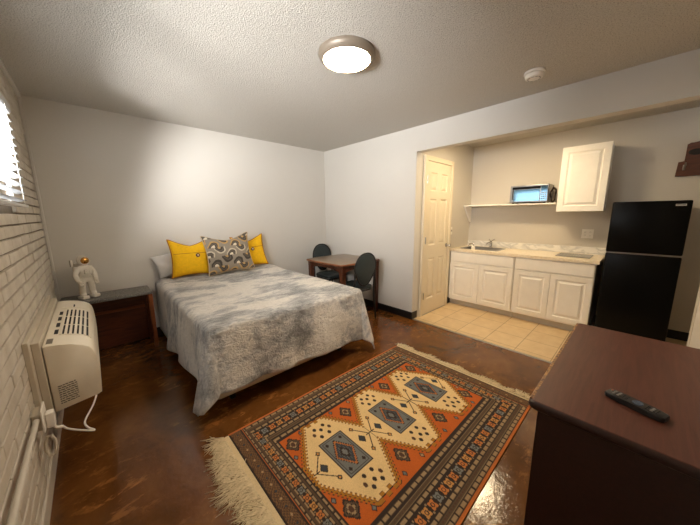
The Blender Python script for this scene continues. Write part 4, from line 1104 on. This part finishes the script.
for yc in (-0.02, -0.15, -0.28):
    bm = B(); box(bm, (WK-0.029, yc-0.010, 1.83), (WK-0.0235, yc+0.010, 1.885), 0.002, 1)
    tube(bm, smoothpath([(WK-0.027, yc, 1.875), (WK-0.06, yc-0.006, 1.87), (WK-0.075, yc-0.004, 1.90)], 5), 0.006, 8)
    tube(bm, smoothpath([(WK-0.027, yc, 1.845), (WK-0.05, yc, 1.835), (WK-0.058, yc, 1.855)], 5), 0.006, 8); obj('hook', bm, M['nickel'], cr, True)

# ------------------------------------------------------------------ LIGHT
wd_ = bpy.data.worlds.new('daylight'); SC.world = wd_; wd_.use_nodes = True
bg = wd_.node_tree.nodes['Background']; bg.inputs['Color'].default_value = (0.90, 0.95, 1.0, 1); bg.inputs['Strength'].default_value = 3.0
la = bpy.data.lights.new('daylight_outside_window', 'AREA'); la.shape = 'RECTANGLE'; la.size = 4.2; la.size_y = 0.7; la.energy = 760; la.color = (1.0, 0.985, 0.96)
lo_ = bpy.data.objects.new('daylight_outside_window', la); COL.objects.link(lo_); lo_.location = (-1.7, 0.75, 1.80)
lo_.rotation_euler = Vector((0.93, 0.36, -0.07)).to_track_quat('-Z', 'Z').to_euler()

# ------------------------------------------------------------------ CAMERA
cam = bpy.data.cameras.new('camera'); co_ = bpy.data.objects.new('camera', cam); COL.objects.link(co_)
cam.sensor_width = 36.0; cam.lens = 274.56/700*36.0; cam.clip_start = 0.02
yaw, pit, rol = math.radians(43.1875), math.radians(-9.8545), math.radians(-0.4673)
Fv = Vector((math.sin(yaw)*math.cos(pit), math.cos(yaw)*math.cos(pit), math.sin(pit)))
Rv = Vector((math.cos(yaw), -math.sin(yaw), 0)); Uv = Rv.cross(Fv)
R2 = Rv*math.cos(rol)+Uv*math.sin(rol); U2 = -Rv*math.sin(rol)+Uv*math.cos(rol)
mat4 = Matrix.Identity(4)
for i in range(3): mat4[i][0], mat4[i][1], mat4[i][2] = R2[i], U2[i], -Fv[i]
mat4.translation = (0.3154, 0.1923, 1.3986)
co_.matrix_world = mat4
SC.camera = co_
SC.view_settings.view_transform = 'Standard'; SC.view_settings.look = 'None'
SC.view_settings.exposure = 1.3; SC.view_settings.gamma = 1.0; SC.view_settings.use_curve_mapping = False
SC.cycles.use_denoising = True
SC.cycles.max_bounces = 10; SC.cycles.diffuse_bounces = 6; SC.cycles.caustics_reflective = False; SC.cycles.caustics_refractive = False
SC.cycles.sample_clamp_indirect = 8.0
